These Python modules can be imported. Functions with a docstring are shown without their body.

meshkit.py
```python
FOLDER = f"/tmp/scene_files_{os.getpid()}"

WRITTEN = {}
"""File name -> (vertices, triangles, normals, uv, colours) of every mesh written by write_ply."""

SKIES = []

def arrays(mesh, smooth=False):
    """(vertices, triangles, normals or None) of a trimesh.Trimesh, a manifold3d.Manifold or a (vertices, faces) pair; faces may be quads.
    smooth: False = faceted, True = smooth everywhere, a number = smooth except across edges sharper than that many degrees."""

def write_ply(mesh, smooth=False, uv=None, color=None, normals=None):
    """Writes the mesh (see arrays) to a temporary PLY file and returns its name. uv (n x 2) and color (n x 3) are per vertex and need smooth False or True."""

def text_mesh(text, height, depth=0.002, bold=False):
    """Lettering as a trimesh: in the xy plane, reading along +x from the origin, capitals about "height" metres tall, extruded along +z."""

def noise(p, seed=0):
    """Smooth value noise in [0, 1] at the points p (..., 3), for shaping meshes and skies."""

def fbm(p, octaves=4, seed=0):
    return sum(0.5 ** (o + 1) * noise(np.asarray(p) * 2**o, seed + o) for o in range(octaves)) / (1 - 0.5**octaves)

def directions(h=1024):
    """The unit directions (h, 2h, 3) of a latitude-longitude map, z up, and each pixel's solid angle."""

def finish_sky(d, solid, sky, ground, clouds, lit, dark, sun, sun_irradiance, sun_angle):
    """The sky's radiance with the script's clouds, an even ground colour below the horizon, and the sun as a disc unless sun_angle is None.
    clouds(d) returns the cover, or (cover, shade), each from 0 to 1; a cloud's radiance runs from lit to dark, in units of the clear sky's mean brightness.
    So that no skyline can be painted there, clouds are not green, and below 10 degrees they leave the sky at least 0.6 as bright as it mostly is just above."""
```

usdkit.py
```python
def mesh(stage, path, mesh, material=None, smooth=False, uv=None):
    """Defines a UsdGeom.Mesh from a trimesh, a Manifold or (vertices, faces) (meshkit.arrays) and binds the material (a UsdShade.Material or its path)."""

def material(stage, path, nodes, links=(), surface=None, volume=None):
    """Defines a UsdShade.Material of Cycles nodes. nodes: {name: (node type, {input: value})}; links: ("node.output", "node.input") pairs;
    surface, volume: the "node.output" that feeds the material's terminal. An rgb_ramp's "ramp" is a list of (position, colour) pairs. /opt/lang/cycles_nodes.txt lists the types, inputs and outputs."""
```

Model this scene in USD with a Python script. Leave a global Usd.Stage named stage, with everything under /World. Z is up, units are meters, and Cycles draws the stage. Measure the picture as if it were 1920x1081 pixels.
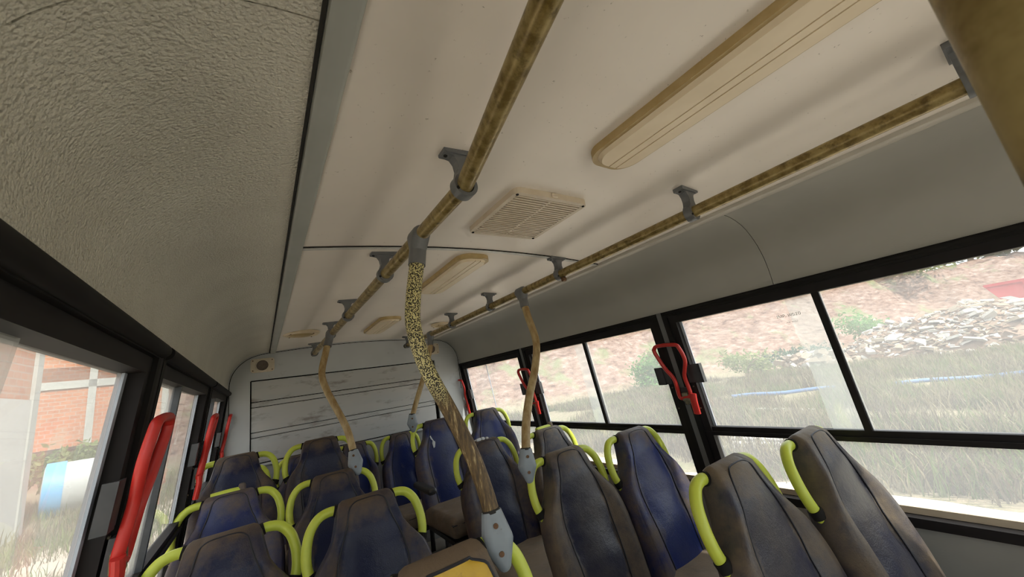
import math, re, numpy as np, trimesh, usdkit, meshkit
import manifold3d as m3
import shapely.geometry as sg
from pxr import Usd, UsdGeom, UsdLux, UsdShade, Gf, Sdf, Vt

stage = Usd.Stage.CreateInMemory()
UsdGeom.SetStageUpAxis(stage, 'Z')
UsdGeom.Xform.Define(stage, '/World')
UsdGeom.Scope.Define(stage, '/World/Looks')
PI = math.pi

# ------------------------------------------------------------------ camera, sky, sun, exposure
EXPOSURE = 1.45
SUN_I, SUN_EL, SUN_AZ = 0.85, 50.0, 166.0     # azimuth from +y (rear of the bus) towards +x (right side)
SKY_STRENGTH = 3.2
F_PX = 690.0
RC = np.array([[0.82526259, -0.54418702, -0.15100378], [0.00217367, 0.27044076, -0.96273417], [0.56474502, 0.79418013, 0.22436752]])  # rows: image right, image down, view
CAM = np.array([-0.79, 0.0, 1.36])
cam = UsdGeom.Camera.Define(stage, '/World/camera')
cam.AddTransformOp().Set(Gf.Matrix4d(*RC[0], 0, *(-RC[1]), 0, *(-RC[2]), 0, *CAM, 1))
cam.CreateHorizontalApertureAttr(36.0)
cam.CreateFocalLengthAttr(36.0 * F_PX / 1920)
cam.CreateFStopAttr(14.0)
cam.CreateFocusDistanceAttr(2.4)
cam.CreateClippingRangeAttr(Gf.Vec2f(0.01, 1000))
cam.CreateExposureAttr(EXPOSURE)

el, az = math.radians(SUN_EL), math.radians(SUN_AZ)
TO_SUN = np.array([math.cos(el) * math.sin(az), math.cos(el) * math.cos(az), math.sin(el)])
dome = UsdLux.DomeLight.Define(stage, '/World/sky')
dome.CreateIntensityAttr(1.0)
sky_m = usdkit.material(stage, '/World/Looks/hazy_sky', {
    's': ('sky_texture', {'sky_type': 'hosek_wilkie', 'sun_disc': False, 'sun_direction': tuple(TO_SUN), 'turbidity': 5.0, 'ground_albedo': 0.3}),
    'tc': ('texture_coordinate', {}),
    'n': ('noise_texture', {'scale': 3.0, 'detail': 5, 'roughness': 0.55}),
    'r': ('rgb_ramp', {'ramp': [(0.35, (0.35, 0.35, 0.35)), (0.65, (0.85, 0.85, 0.85))]}),
    'm': ('mix_color', {'b': (0.36, 0.36, 0.35)}),
    'b': ('background_shader', {'strength': SKY_STRENGTH})},
    [('tc.generated', 'n.vector'), ('n.fac', 'r.fac'), ('r.color', 'm.fac'), ('s.color', 'm.a'), ('m.result', 'b.color')], surface='b.background')
UsdShade.MaterialBindingAPI.Apply(dome.GetPrim()).Bind(sky_m)
sun = UsdLux.DistantLight.Define(stage, '/World/sun')
sun.CreateIntensityAttr(SUN_I); sun.CreateAngleAttr(1.2); sun.CreateNormalizeAttr(True); sun.CreateColorAttr(Gf.Vec3f(1.0, 0.96, 0.90))
zx = np.cross([0, 0, 1], TO_SUN); zx /= np.linalg.norm(zx); zy = np.cross(TO_SUN, zx)
sun.AddTransformOp().Set(Gf.Matrix4d(*zx, 0, *zy, 0, *TO_SUN, 0, 0, 0, 0, 1))

# ------------------------------------------------------------------ scene helpers
used = {}
def numbered(parent, name):
    k = used.get((parent, name), 0); used[(parent, name)] = k + 1
    return f'{parent}/{name}' if k == 0 else f'{parent}/{name}_{k:03d}'
def keys(prim, label=None, cat=None, group=None, kind=None):
    for k, v in (('label', label), ('category', cat), ('group', group), ('kind', kind)):
        if v: prim.SetCustomDataByKey(k, v)
    return prim
def thing(name, label=None, cat=None, loc=(0, 0, 0), rotz=0, group=None, kind=None):
    x = UsdGeom.Xform.Define(stage, numbered('/World', name))
    if any(loc) or rotz:
        x.AddTranslateOp().Set(Gf.Vec3d(*map(float, loc)))
        if rotz: x.AddRotateZOp().Set(float(rotz))
    return keys(x.GetPrim(), label, cat, group, kind)
def obj(name, mesh, mat, parent=None, smooth=30, label=None, cat=None, group=None, kind=None):
    path = numbered(str(parent.GetPath()) if parent else '/World', name)
    return keys(usdkit.mesh(stage, path, mesh, M[mat], smooth=smooth).GetPrim(), label, cat, group, kind)
def copy_of(root, loc, label, rotz=0, scale=None, group=None):
    was = root.GetCustomData(); base = re.sub(r'_[0-9]{3}$', '', root.GetName())
    r = UsdGeom.Xform.Define(stage, numbered('/World', base))
    p = r.GetPrim(); p.GetReferences().AddInternalReference(root.GetPath())
    r.ClearXformOpOrder()
    r.AddTranslateOp().Set(Gf.Vec3d(*map(float, loc)))
    if rotz: r.AddRotateZOp().Set(float(rotz))
    if scale is not None: r.AddScaleOp().Set(Gf.Vec3f(*scale))
    p.SetInstanceable(True)
    return keys(p, label, was.get('category'), group or was.get('group'))

# ------------------------------------------------------------------ mesh helpers
def cat_(*ms):
    ms = [m for m in ms if m is not None]
    return trimesh.util.concatenate(ms) if len(ms) > 1 else ms[0]
def tm(mf):
    q = mf.to_mesh(); return trimesh.Trimesh(np.array(q.vert_properties[:, :3], float), np.array(q.tri_verts, int), process=False)
def hexa(p):       # 8 points: bottom ring 0-3, top ring 4-7
    v = np.array(p, float)
    f = np.array([[0, 3, 2], [0, 2, 1], [4, 5, 6], [4, 6, 7], [0, 1, 5], [0, 5, 4], [1, 2, 6], [1, 6, 5], [2, 3, 7], [2, 7, 6], [3, 0, 4], [3, 4, 7]])
    m = trimesh.Trimesh(v, f, process=False)
    if m.volume < 0: m.invert()
    return m
def box(x0, x1, y0, y1, z0, z1):
    return hexa([(x0, y0, z0), (x1, y0, z0), (x1, y1, z0), (x0, y1, z0), (x0, y0, z1), (x1, y0, z1), (x1, y1, z1), (x0, y1, z1)])
def rbox(x0, x1, y0, y1, z0, z1, r, seg=6):   # box with rounded edges
    s = m3.Manifold.sphere(r, seg * 2)
    pts = [s.translate((x, y, z)) for x in (x0 + r, x1 - r) for y in (y0 + r, y1 - r) for z in (z0 + r, z1 - r)]
    return tm(m3.Manifold.batch_hull(pts))
def spline(pts, n=8):
    p = np.array(pts, float)
    q = np.vstack([2 * p[0] - p[1], p, 2 * p[-1] - p[-2]])
    out = []
    for i in range(1, len(q) - 2):
        t = np.linspace(0, 1, n, endpoint=False)[:, None]
        a, b, c, d = q[i - 1], q[i], q[i + 1], q[i + 2]
        out.append(0.5 * (2 * b + (c - a) * t + (2 * a - 5 * b + 4 * c - d) * t ** 2 + (3 * b - a - 3 * c + d) * t ** 3))
    return np.vstack(out + [p[-1:]])
def tube(pts, r, sides=16, closed=False, flat=(1, 1)):
    p = np.array(pts, float); n = len(p)
    r = np.broadcast_to(np.asarray(r, float), (n,))
    if closed: t = np.roll(p, -1, 0) - np.roll(p, 1, 0)
    else: t = np.gradient(p, axis=0)
    t /= np.linalg.norm(t, axis=1, keepdims=True) + 1e-12
    a = np.cross(t[0], [0, 0, 1.0] if abs(t[0][2]) < 0.9 else [1.0, 0, 0]); a /= np.linalg.norm(a)
    ang = np.arange(sides) * 2 * PI / sides; rings = []
    for i in range(n):
        a = a - (a @ t[i]) * t[i]; a /= np.linalg.norm(a); b = np.cross(t[i], a)
        rings.append(p[i] + r[i] * (flat[0] * np.cos(ang)[:, None] * a + flat[1] * np.sin(ang)[:, None] * b))
    v = np.vstack(rings); f = []
    for i in range(n if closed else n - 1):
        k, l = i * sides, ((i + 1) % n) * sides
        for j in range(sides):
            j2 = (j + 1) % sides
            f += [[k + j, k + j2, l + j2], [k + j, l + j2, l + j]]
    if not closed:
        v = np.vstack([v, p[0], p[-1]])
        for j in range(sides):
            j2 = (j + 1) % sides
            f += [[len(v) - 2, j2, j], [len(v) - 1, (n - 1) * sides + j, (n - 1) * sides + j2]]
    return trimesh.Trimesh(v, np.array(f), process=False)
def extrude(poly, h, axis='z', at=0.0):      # polygon in the plane across the axis: z:(x,y)  y:(x,z)  x:(y,z)
    m = trimesh.creation.extrude_polygon(poly, h, engine='earcut')
    v = m.vertices.copy()
    if axis == 'z': m.vertices = v + [0, 0, at]
    elif axis == 'y': m.vertices = np.stack([v[:, 0], v[:, 2] + at, v[:, 1]], 1); m.invert()
    else: m.vertices = np.stack([v[:, 2] + at, v[:, 0], v[:, 1]], 1)
    return m
def rrect(x0, x1, y0, y1, r, seg=8):
    return sg.box(x0 + r, y0 + r, x1 - r, y1 - r).buffer(r, quad_segs=seg)
def lathe(profile, sides=32, center=(0, 0, 0)):
    m = trimesh.creation.revolve(np.array(profile, float), sections=sides)
    m.apply_translation(center); return m
def disc(c, axis, r, h, sides=20):
    m = trimesh.creation.cylinder(radius=r, height=h, sections=sides)
    m.apply_transform(trimesh.geometry.align_vectors([0, 0, 1], np.array(axis, float)))
    m.apply_translation(c); return m
def grid_surface(P):     # (n, m, 3) points -> open mesh
    n, m_ = P.shape[:2]; i, j = np.meshgrid(np.arange(n - 1), np.arange(m_ - 1), indexing='ij')
    a = (i * m_ + j).ravel()
    f = np.vstack([np.stack([a, a + 1, a + m_ + 1], 1), np.stack([a, a + m_ + 1, a + m_], 1)])
    return trimesh.Trimesh(P.reshape(-1, 3), f, process=False)

# ------------------------------------------------------------------ materials
M = {}
def mat(name, c1, c2=None, scale=8, ramp=(0.35, 0.65), rough=0.5, metallic=0.0, bump=0.0, bump_scale=60, bump_dist=0.002, detail=4, spots=None, coat=0.0, stretch=(1, 1, 1), spec=0.5, rough2=None, sub=None):
    """noise-mixed two-colour surface with optional fine relief and a third colour in patches: spots = (colour, scale, low, high)"""
    N = {'tc': ('texture_coordinate', {}), 'mp': ('mapping', {'scale': stretch}), 'p': ('principled_bsdf', {'base_color': c1, 'roughness': rough, 'metallic': metallic, 'coat_weight': coat, 'specular_ior_level': spec})}
    L = [('tc.object', 'mp.vector')]; col = None
    if c2 is not None:
        N['n'] = ('noise_texture', {'scale': scale, 'detail': detail, 'roughness': 0.6})
        N['r'] = ('rgb_ramp', {'ramp': [(ramp[0], c1), (ramp[1], c2)]})
        L += [('mp.vector', 'n.vector'), ('n.fac', 'r.fac')]; col = 'r.color'
        if rough2 is not None:
            N['mr'] = ('map_range', {'from_min': ramp[0], 'from_max': ramp[1], 'to_min': rough, 'to_max': rough2, 'clamp': True})
            L += [('n.fac', 'mr.value'), ('mr.result', 'p.roughness')]
    if spots:
        N['n2'] = ('noise_texture', {'scale': spots[1], 'detail': 6, 'roughness': 0.65})
        N['r2'] = ('map_range', {'from_min': spots[2], 'from_max': spots[3], 'to_min': 0.0, 'to_max': 1.0, 'clamp': True})
        N['mx'] = ('mix_color', {'a': c1, 'b': spots[0]})
        L += [('mp.vector', 'n2.vector'), ('n2.fac', 'r2.value'), ('r2.result', 'mx.fac')]
        if col: L.append((col, 'mx.a'))
        col = 'mx.result'
    if col: L.append((col, 'p.base_color'))
    if bump:
        N['nb'] = ('noise_texture', {'scale': bump_scale, 'detail': 2, 'roughness': 0.5})
        N['bp'] = ('bump', {'strength': bump, 'distance': bump_dist})
        L += [('tc.object', 'nb.vector'), ('nb.fac', 'bp.height'), ('bp.normal', 'p.normal')]
    M[name] = usdkit.material(stage, '/World/Looks/' + name, N, L, surface='p.BSDF')

mat('ceiling_laminate', (0.80, 0.735, 0.66), (0.76, 0.695, 0.62), 3, rough=0.42, bump=0.06, bump_scale=400, bump_dist=0.001, spots=((0.36, 0.31, 0.25), 85, 0.66, 0.72))
M['pebbled_vinyl'] = usdkit.material(stage, '/World/Looks/pebbled_vinyl', {
    'tc': ('texture_coordinate', {}), 'n': ('noise_texture', {'scale': 5, 'detail': 4}), 'r': ('rgb_ramp', {'ramp': [(0.35, (0.66, 0.63, 0.54)), (0.65, (0.60, 0.57, 0.485))]}),
    'v': ('voronoi_texture', {'scale': 165, 'feature': 'smooth_f1', 'smoothness': 0.5}), 'n2': ('noise_texture', {'scale': 240, 'detail': 1.0}), 'mb': ('math', {'math_type': 'multiply_add', 'value2': -0.8}),
    'bp': ('bump', {'strength': 0.95, 'distance': 0.0032}), 'p': ('principled_bsdf', {'roughness': 0.33, 'specular_ior_level': 0.55})},
    [('tc.object', 'n.vector'), ('n.fac', 'r.fac'), ('r.color', 'p.base_color'), ('tc.object', 'v.vector'), ('tc.object', 'n2.vector'), ('v.distance', 'mb.value1'), ('n2.fac', 'mb.value3'), ('mb.value', 'bp.height'), ('bp.normal', 'p.normal')], surface='p.BSDF')
mat('cove_vinyl', (0.41, 0.40, 0.365), (0.385, 0.375, 0.34), 4, rough=0.45, bump=0.18, bump_scale=220, bump_dist=0.002, spots=((0.3, 0.28, 0.25), 9, 0.72, 0.8))
mat('grey_trim', (0.40, 0.41, 0.38), (0.36, 0.37, 0.34), 6, rough=0.4)
mat('pale_trim', (0.52, 0.49, 0.43), (0.48, 0.45, 0.39), 6, rough=0.4)
mat('dark_gap', (0.02, 0.018, 0.015), rough=0.8)
mat('seam_white', (0.62, 0.61, 0.58), (0.5, 0.49, 0.46), 20, rough=0.35)
mat('tarnished_brass', (0.20, 0.138, 0.042), (0.35, 0.265, 0.105), 30, (0.36, 0.64), rough=0.27, metallic=0.35, rough2=0.42, spots=((0.12, 0.082, 0.024), 42, 0.52, 0.68))
mat('worn_pole', (0.27, 0.165, 0.06), (0.48, 0.37, 0.19), 30, (0.35, 0.65), rough=0.45, stretch=(1, 1, 0.35), spots=((0.60, 0.50, 0.33), 60, 0.66, 0.74))
mat('bracket_grey', (0.115, 0.12, 0.125), (0.15, 0.155, 0.16), 15, rough=0.42)
mat('clamp_grey', (0.27, 0.31, 0.345), (0.23, 0.265, 0.295), 14, rough=0.4, spots=((0.15, 0.15, 0.15), 40, 0.66, 0.75))
mat('rusty_screw', (0.10, 0.05, 0.025), (0.17, 0.09, 0.04), 200, rough=0.6, metallic=0.3)
mat('black_hole', (0.008, 0.008, 0.008), rough=0.9)
mat('lime_tube', (0.58, 0.66, 0.075), (0.52, 0.60, 0.07), 10, rough=0.38, spots=((0.30, 0.31, 0.07), 70, 0.68, 0.75))
mat('black_rubber', (0.011, 0.010, 0.010), (0.016, 0.015, 0.014), 8, rough=0.65, spec=0.15)
mat('black_frame', (0.012, 0.010, 0.010), (0.017, 0.015, 0.015), 10, rough=0.6, spec=0.2)
mat('steel_frame', (0.055, 0.06, 0.068), (0.08, 0.085, 0.095), 14, rough=0.35, metallic=0.4)
mat('pillar_grey', (0.12, 0.125, 0.125), (0.14, 0.145, 0.145), 8, rough=0.5)
mat('pane_edge', (0.44, 0.49, 0.56), rough=0.4)
mat('red_lever', (0.56, 0.030, 0.022), (0.48, 0.024, 0.018), 20, rough=0.4)
mat('latch_black', (0.04, 0.042, 0.046), (0.055, 0.055, 0.06), 20, rough=0.35)
mat('brass_clip', (0.24, 0.21, 0.13), (0.16, 0.14, 0.10), 60, rough=0.4, metallic=0.6)
mat('aged_cream', (0.74, 0.62, 0.44), (0.69, 0.57, 0.39), 12, rough=0.4)
mat('aged_tan', (0.40, 0.285, 0.115), (0.47, 0.35, 0.17), 20, rough=0.42)
mat('vent_beige', (0.62, 0.53, 0.41), (0.56, 0.47, 0.35), 14, rough=0.45)
mat('vent_tan', (0.20, 0.14, 0.08), rough=0.6)
mat('vent_dark', (0.045, 0.03, 0.018), rough=0.8)
mat('speaker_plate', (0.66, 0.58, 0.46), (0.58, 0.50, 0.38), 20, rough=0.5)
mat('speaker_cone', (0.17, 0.135, 0.11), (0.13, 0.10, 0.085), 60, rough=0.7)
mat('rear_grey', (0.48, 0.50, 0.51), (0.44, 0.455, 0.465), 3, rough=0.4, spots=((0.27, 0.245, 0.225), 5, 0.60, 0.8))
mat('board_grey', (0.44, 0.45, 0.455), (0.48, 0.475, 0.465), 3, rough=0.42, stretch=(1, 1, 3), spots=((0.15, 0.11, 0.085), 5.5, 0.54, 0.80))
mat('lower_wall', (0.30, 0.295, 0.27), (0.265, 0.26, 0.24), 4, rough=0.5, bump=0.2, bump_scale=200)
mat('floor_rubber', (0.30, 0.27, 0.23), (0.36, 0.33, 0.29), 10, rough=0.6)
mat('body_white', (0.62, 0.62, 0.60), rough=0.4)
mat('dust_ledge', (0.56, 0.46, 0.33), (0.50, 0.41, 0.30), 12, rough=0.7)
mat('stuffing_white', (0.60, 0.60, 0.60), (0.45, 0.48, 0.52), 60, rough=0.9)
mat('armrest_black', (0.022, 0.022, 0.024), (0.035, 0.034, 0.034), 20, rough=0.35)

def vinyl(name, blue, dusty, dust, z_top, insert=None):
    """Seat cover: leather grain, rubbed patches, and road dust settled on the top of the headrest and the shoulders (by height in the seat's own frame)."""
    N = {'tc': ('texture_coordinate', {}), 'oi': ('object_info', {}), 'add': ('vector_math', {'math_type': 'add'}),
         'sx': ('separate_xyz', {}), 'n': ('noise_texture', {'scale': 7, 'detail': 5, 'roughness': 0.6}), 'r': ('rgb_ramp', {'ramp': [(0.36, blue), (0.66, dusty)]}),
         'h': ('map_range', {'from_min': z_top - 0.13, 'from_max': z_top + 0.03, 'to_min': 0.0, 'to_max': 0.60, 'clamp': True}),
         'n2': ('noise_texture', {'scale': 12, 'detail': 6, 'roughness': 0.65}), 'mm': ('math', {'math_type': 'add'}), 'ge': ('geometry', {}), 'sn': ('separate_xyz', {}), 'hn': ('map_range', {'from_min': 0.38, 'from_max': 0.85, 'to_min': 0.0, 'to_max': 0.42, 'clamp': True}), 'm0': ('math', {'math_type': 'maximum'}), 'ax': ('math', {'math_type': 'absolute'}), 'hx': ('map_range', {'from_min': 0.075, 'from_max': 0.125, 'to_min': 0.0, 'to_max': 0.33, 'clamp': True}), 'm9': ('math', {'math_type': 'maximum'}),
         'cl': ('map_range', {'from_min': 0.64, 'from_max': 1.0, 'to_min': 0.0, 'to_max': 0.88, 'clamp': True}),
         'mx': ('mix_color', {'b': dust}), 'vb': ('voronoi_texture', {'scale': 260, 'feature': 'f1'}), 'nb': ('noise_texture', {'scale': 45, 'detail': 4}), 'mb': ('math', {'math_type': 'multiply_add', 'value2': 0.25}),
         'bp': ('bump', {'strength': 0.35, 'distance': 0.004}),
         'rr': ('map_range', {'from_min': 0.0, 'from_max': 0.8, 'to_min': 0.33, 'to_max': 0.62, 'clamp': True}),
         'p': ('principled_bsdf', {'roughness': 0.38, 'specular_ior_level': 0.38})}
    L = [('tc.object', 'add.vector1'), ('oi.location', 'add.vector2'), ('add.vector', 'n.vector'), ('add.vector', 'n2.vector'), ('n.fac', 'r.fac'), ('tc.object', 'sx.vector'), ('sx.z', 'h.value'),
         ('ge.true_normal', 'sn.vector'), ('sn.z', 'hn.value'), ('h.result', 'm0.value1'), ('hn.result', 'm0.value2'), ('sx.x', 'ax.value1'), ('ax.value', 'hx.value'), ('hx.result', 'm9.value1'), ('m0.value', 'm9.value2'), ('m9.value', 'mm.value1'), ('n2.fac', 'mm.value2'), ('mm.value', 'cl.value'), ('cl.result', 'mx.fac'), ('r.color', 'mx.a'), ('mx.result', 'p.base_color'),
         ('tc.object', 'vb.vector'), ('tc.object', 'nb.vector'), ('vb.distance', 'mb.value1'), ('nb.fac', 'mb.value3'), ('mb.value', 'bp.height'), ('bp.normal', 'p.normal'), ('cl.result', 'rr.value'), ('rr.result', 'p.roughness')]
    M[name] = usdkit.material(stage, '/World/Looks/' + name, N, L, surface='p.BSDF')
vinyl('navy_vinyl', (0.004, 0.008, 0.040), (0.009, 0.012, 0.036), (0.115, 0.080, 0.050), 1.0)
vinyl('blue_vinyl', (0.007, 0.017, 0.105), (0.016, 0.024, 0.080), (0.12, 0.09, 0.065), 1.0)
vinyl('dusty_vinyl', (0.018, 0.019, 0.038), (0.055, 0.050, 0.054), (0.16, 0.12, 0.078), 1.0)
vinyl('grimy_vinyl', (0.02, 0.019, 0.026), (0.06, 0.048, 0.04), (0.17, 0.12, 0.075), 0.98)
vinyl('cushion_vinyl', (0.10, 0.08, 0.065), (0.26, 0.205, 0.155), (0.22, 0.17, 0.12), 2.0)
mat('yellow_vinyl', (0.60, 0.375, 0.02), (0.47, 0.275, 0.025), 9, (0.4, 0.7), rough=0.45, bump=0.2, bump_scale=90, spots=((0.16, 0.10, 0.03), 16, 0.58, 0.72))
mat('piping', (0.012, 0.012, 0.018), rough=0.5)

def leopard():
    N = {'tc': ('texture_coordinate', {}), 'v': ('voronoi_texture', {'scale': 150, 'feature': 'distance_to_edge'}), 'nd': ('noise_texture', {'scale': 90, 'detail': 2}), 'ad': ('mix_vector', {'fac': 0.02}),
         'vm': ('noise_texture', {'scale': 290, 'detail': 1.5, 'roughness': 0.5}), 'r1': ('rgb_ramp', {'ramp': [(0.47, (0.025, 0.018, 0.008)), (0.53, (0.62, 0.56, 0.27))]}),
         'mp': ('mapping', {'scale': (1, 1, 0.14)}), 'ns': ('noise_texture', {'scale': 130, 'detail': 5, 'roughness': 0.6}), 'r2': ('rgb_ramp', {'ramp': [(0.38, (0.055, 0.032, 0.012)), (0.58, (0.16, 0.10, 0.035)), (0.68, (0.50, 0.38, 0.19))]}),
         'sx': ('separate_xyz', {}), 'h': ('map_range', {'from_min': 1.36, 'from_max': 1.44, 'clamp': True}), 'm': ('mix_color', {}),
         'n0': ('noise_texture', {'scale': 22, 'detail': 3}), 'hz': ('math', {'math_type': 'multiply_add', 'value2': 0.12}),
         'bp': ('bump', {'strength': 0.4, 'distance': 0.002}), 'p': ('principled_bsdf', {'roughness': 0.5})}
    L = [('tc.object', 'vm.vector'), ('vm.fac', 'r1.fac'), ('tc.object', 'mp.vector'), ('mp.vector', 'ns.vector'), ('ns.fac', 'r2.fac'), ('tc.object', 'sx.vector'), ('tc.object', 'n0.vector'), ('n0.fac', 'hz.value1'), ('sx.z', 'hz.value3'), ('hz.value', 'h.value'),
         ('h.result', 'm.fac'), ('r2.color', 'm.a'), ('r1.color', 'm.b'), ('m.result', 'p.base_color'), ('ns.fac', 'bp.height'), ('bp.normal', 'p.normal')]
    for k in ('v', 'nd', 'ad'): N.pop(k)
    M['peeling_pole'] = usdkit.material(stage, '/World/Looks/peeling_pole', N, L, surface='p.BSDF')
leopard()

def dusty_glass(name, dust, tint=(0.96, 0.975, 0.965), dust_col=(0.70, 0.69, 0.67)):
    N = {'tc': ('texture_coordinate', {}), 'n': ('noise_texture', {'scale': 2.2, 'detail': 5, 'roughness': 0.6}),
         'r': ('rgb_ramp', {'ramp': [(0.3, tuple(0.8 * c for c in dust_col)), (0.7, dust_col)]}),
         't': ('transparent_bsdf', {'color': tint}), 'd': ('diffuse_bsdf', {}), 'tl': ('translucent_bsdf', {}), 'dd': ('mix_closure', {'fac': 0.6}),
         'm': ('mix_closure', {'fac': dust}), 'g': ('glossy_bsdf', {'color': (1, 1, 1), 'roughness': 0.03}), 'fr': ('fresnel', {'IOR': 1.45}), 'ge': ('geometry', {}), 'iv': ('math', {'math_type': 'subtract', 'value1': 1.0}), 'mu': ('math', {'math_type': 'multiply'}), 'o': ('mix_closure', {})}
    L = [('tc.object', 'n.vector'), ('n.fac', 'r.fac'), ('r.color', 'd.color'), ('r.color', 'tl.color'), ('d.BSDF', 'dd.closure1'), ('tl.BSDF', 'dd.closure2'),
         ('t.BSDF', 'm.closure1'), ('dd.closure', 'm.closure2'), ('ge.backfacing', 'iv.value2'), ('fr.fac', 'mu.value1'), ('iv.value', 'mu.value2'), ('mu.value', 'o.fac'), ('m.closure', 'o.closure1'), ('g.BSDF', 'o.closure2')]
    M[name] = usdkit.material(stage, '/World/Looks/' + name, N, L, surface='o.closure')
dusty_glass('glass_right', 0.14)
dusty_glass('glass_left', 0.24)
dusty_glass('glass_clear', 0.05)

# ------------------------------------------------------------------ the bus shell
TT = 0.1319                     # the side walls lean in by this much per metre of height
Y0, Y1 = -1.62, 3.72            # front and rear of the passenger space
def W(s, y, z, off=0.0):        # a point on the side wall (s = -1 left, +1 right), off metres into the room
    return (s * (1.0 + (1.55 - z) * TT - off), y, z)
def wbox(s, y0, y1, z0, z1, o0, o1):
    return hexa([W(s, y0, z0, o0), W(s, y1, z0, o0), W(s, y1, z0, o1), W(s, y0, z0, o1), W(s, y0, z1, o0), W(s, y1, z1, o0), W(s, y1, z1, o1), W(s, y0, z1, o1)])
COVE = [(1.0, 1.555), (1.0, 1.60), (0.995, 1.65), (0.98, 1.70), (0.953, 1.745), (0.915, 1.785), (0.865, 1.817), (0.80, 1.838), (0.735, 1.847), (0.69, 1.850)]
ROOF_Z = lambda x: 1.85 + 0.038 * (1 - (x / 0.69) ** 2)

obj('floor', cat_(box(-1.2, 1.2, Y0, 3.8, -0.06, 0.0)), 'floor_rubber', kind='structure')
for s in (-1, 1):
    obj('floor_platform', rbox(min(s * 1.19, s * 0.14), max(s * 1.19, s * 0.14), 2.45, 3.18, 0.0, 0.12, 0.01), 'floor_rubber', kind='structure')

ceil = thing('ceiling', kind='structure')
def centre_panel(y0, y1):
    xs = np.linspace(-0.70, 0.70, 29)
    pts = [(x, ROOF_Z(x)) for x in xs] + [(x, ROOF_Z(x) + 0.012) for x in xs[::-1]]
    return extrude(sg.Polygon(pts), y1 - y0, 'y', y0)
obj('centre_panel', centre_panel(Y0, 1.262), 'ceiling_laminate', ceil)
obj('centre_panel', centre_panel(1.278, Y1 + 0.01), 'ceiling_laminate', ceil)
xs = np.linspace(-0.685, 0.685, 29)
obj('seam_strip', extrude(sg.Polygon([(x, ROOF_Z(x) - 0.005) for x in xs] + [(x, ROOF_Z(x) + 0.004) for x in xs[::-1]]), 0.020, 'y', 1.262), 'seam_white', ceil, label='pale strip over the ceiling joint')
obj('seam_gap', extrude(sg.Polygon([(x, ROOF_Z(x) - 0.004) for x in xs] + [(x, ROOF_Z(x) + 0.004) for x in xs[::-1]]), 0.004, 'y', 1.2575), 'dark_gap', ceil)
def cove(s, y0, y1):
    c = spline([(x, 0, z) for x, z in COVE], 4)[:, [0, 2]]
    d = np.gradient(c, axis=0); nrm = np.stack([d[:, 1], -d[:, 0]], 1); nrm /= np.linalg.norm(nrm, axis=1, keepdims=True)
    o = c + 0.012 * nrm
    return extrude(sg.Polygon([(s * x, z) for x, z in c] + [(s * x, z) for x, z in o[::-1]]), y1 - y0, 'y', y0)
for y0, y1 in ((Y0, 0.428), (0.4305, Y1 + 0.01)):
    obj('cove_panel', cove(-1, y0, y1), 'pebbled_vinyl', ceil, smooth=40)
for y0, y1 in ((Y0, 0.628), (0.6305, Y1 + 0.01)):
    obj('cove_panel', cove(1, y0, y1), 'cove_vinyl', ceil, smooth=40)
roof_c = [(s_ * x, z + 0.05) for s_, pts in ((1, COVE), (-1, COVE[::-1])) for x, z in [(px + 0.05 if pz < 1.8 else px, pz) for px, pz in pts]]
roof_o = [(1.045 * x, z + 0.03) for x, z in roof_c]
obj('roof', extrude(sg.Polygon(roof_c + roof_o[::-1]).buffer(0), 3.85 - Y0, 'y', Y0), 'body_white', kind='structure')
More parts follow.
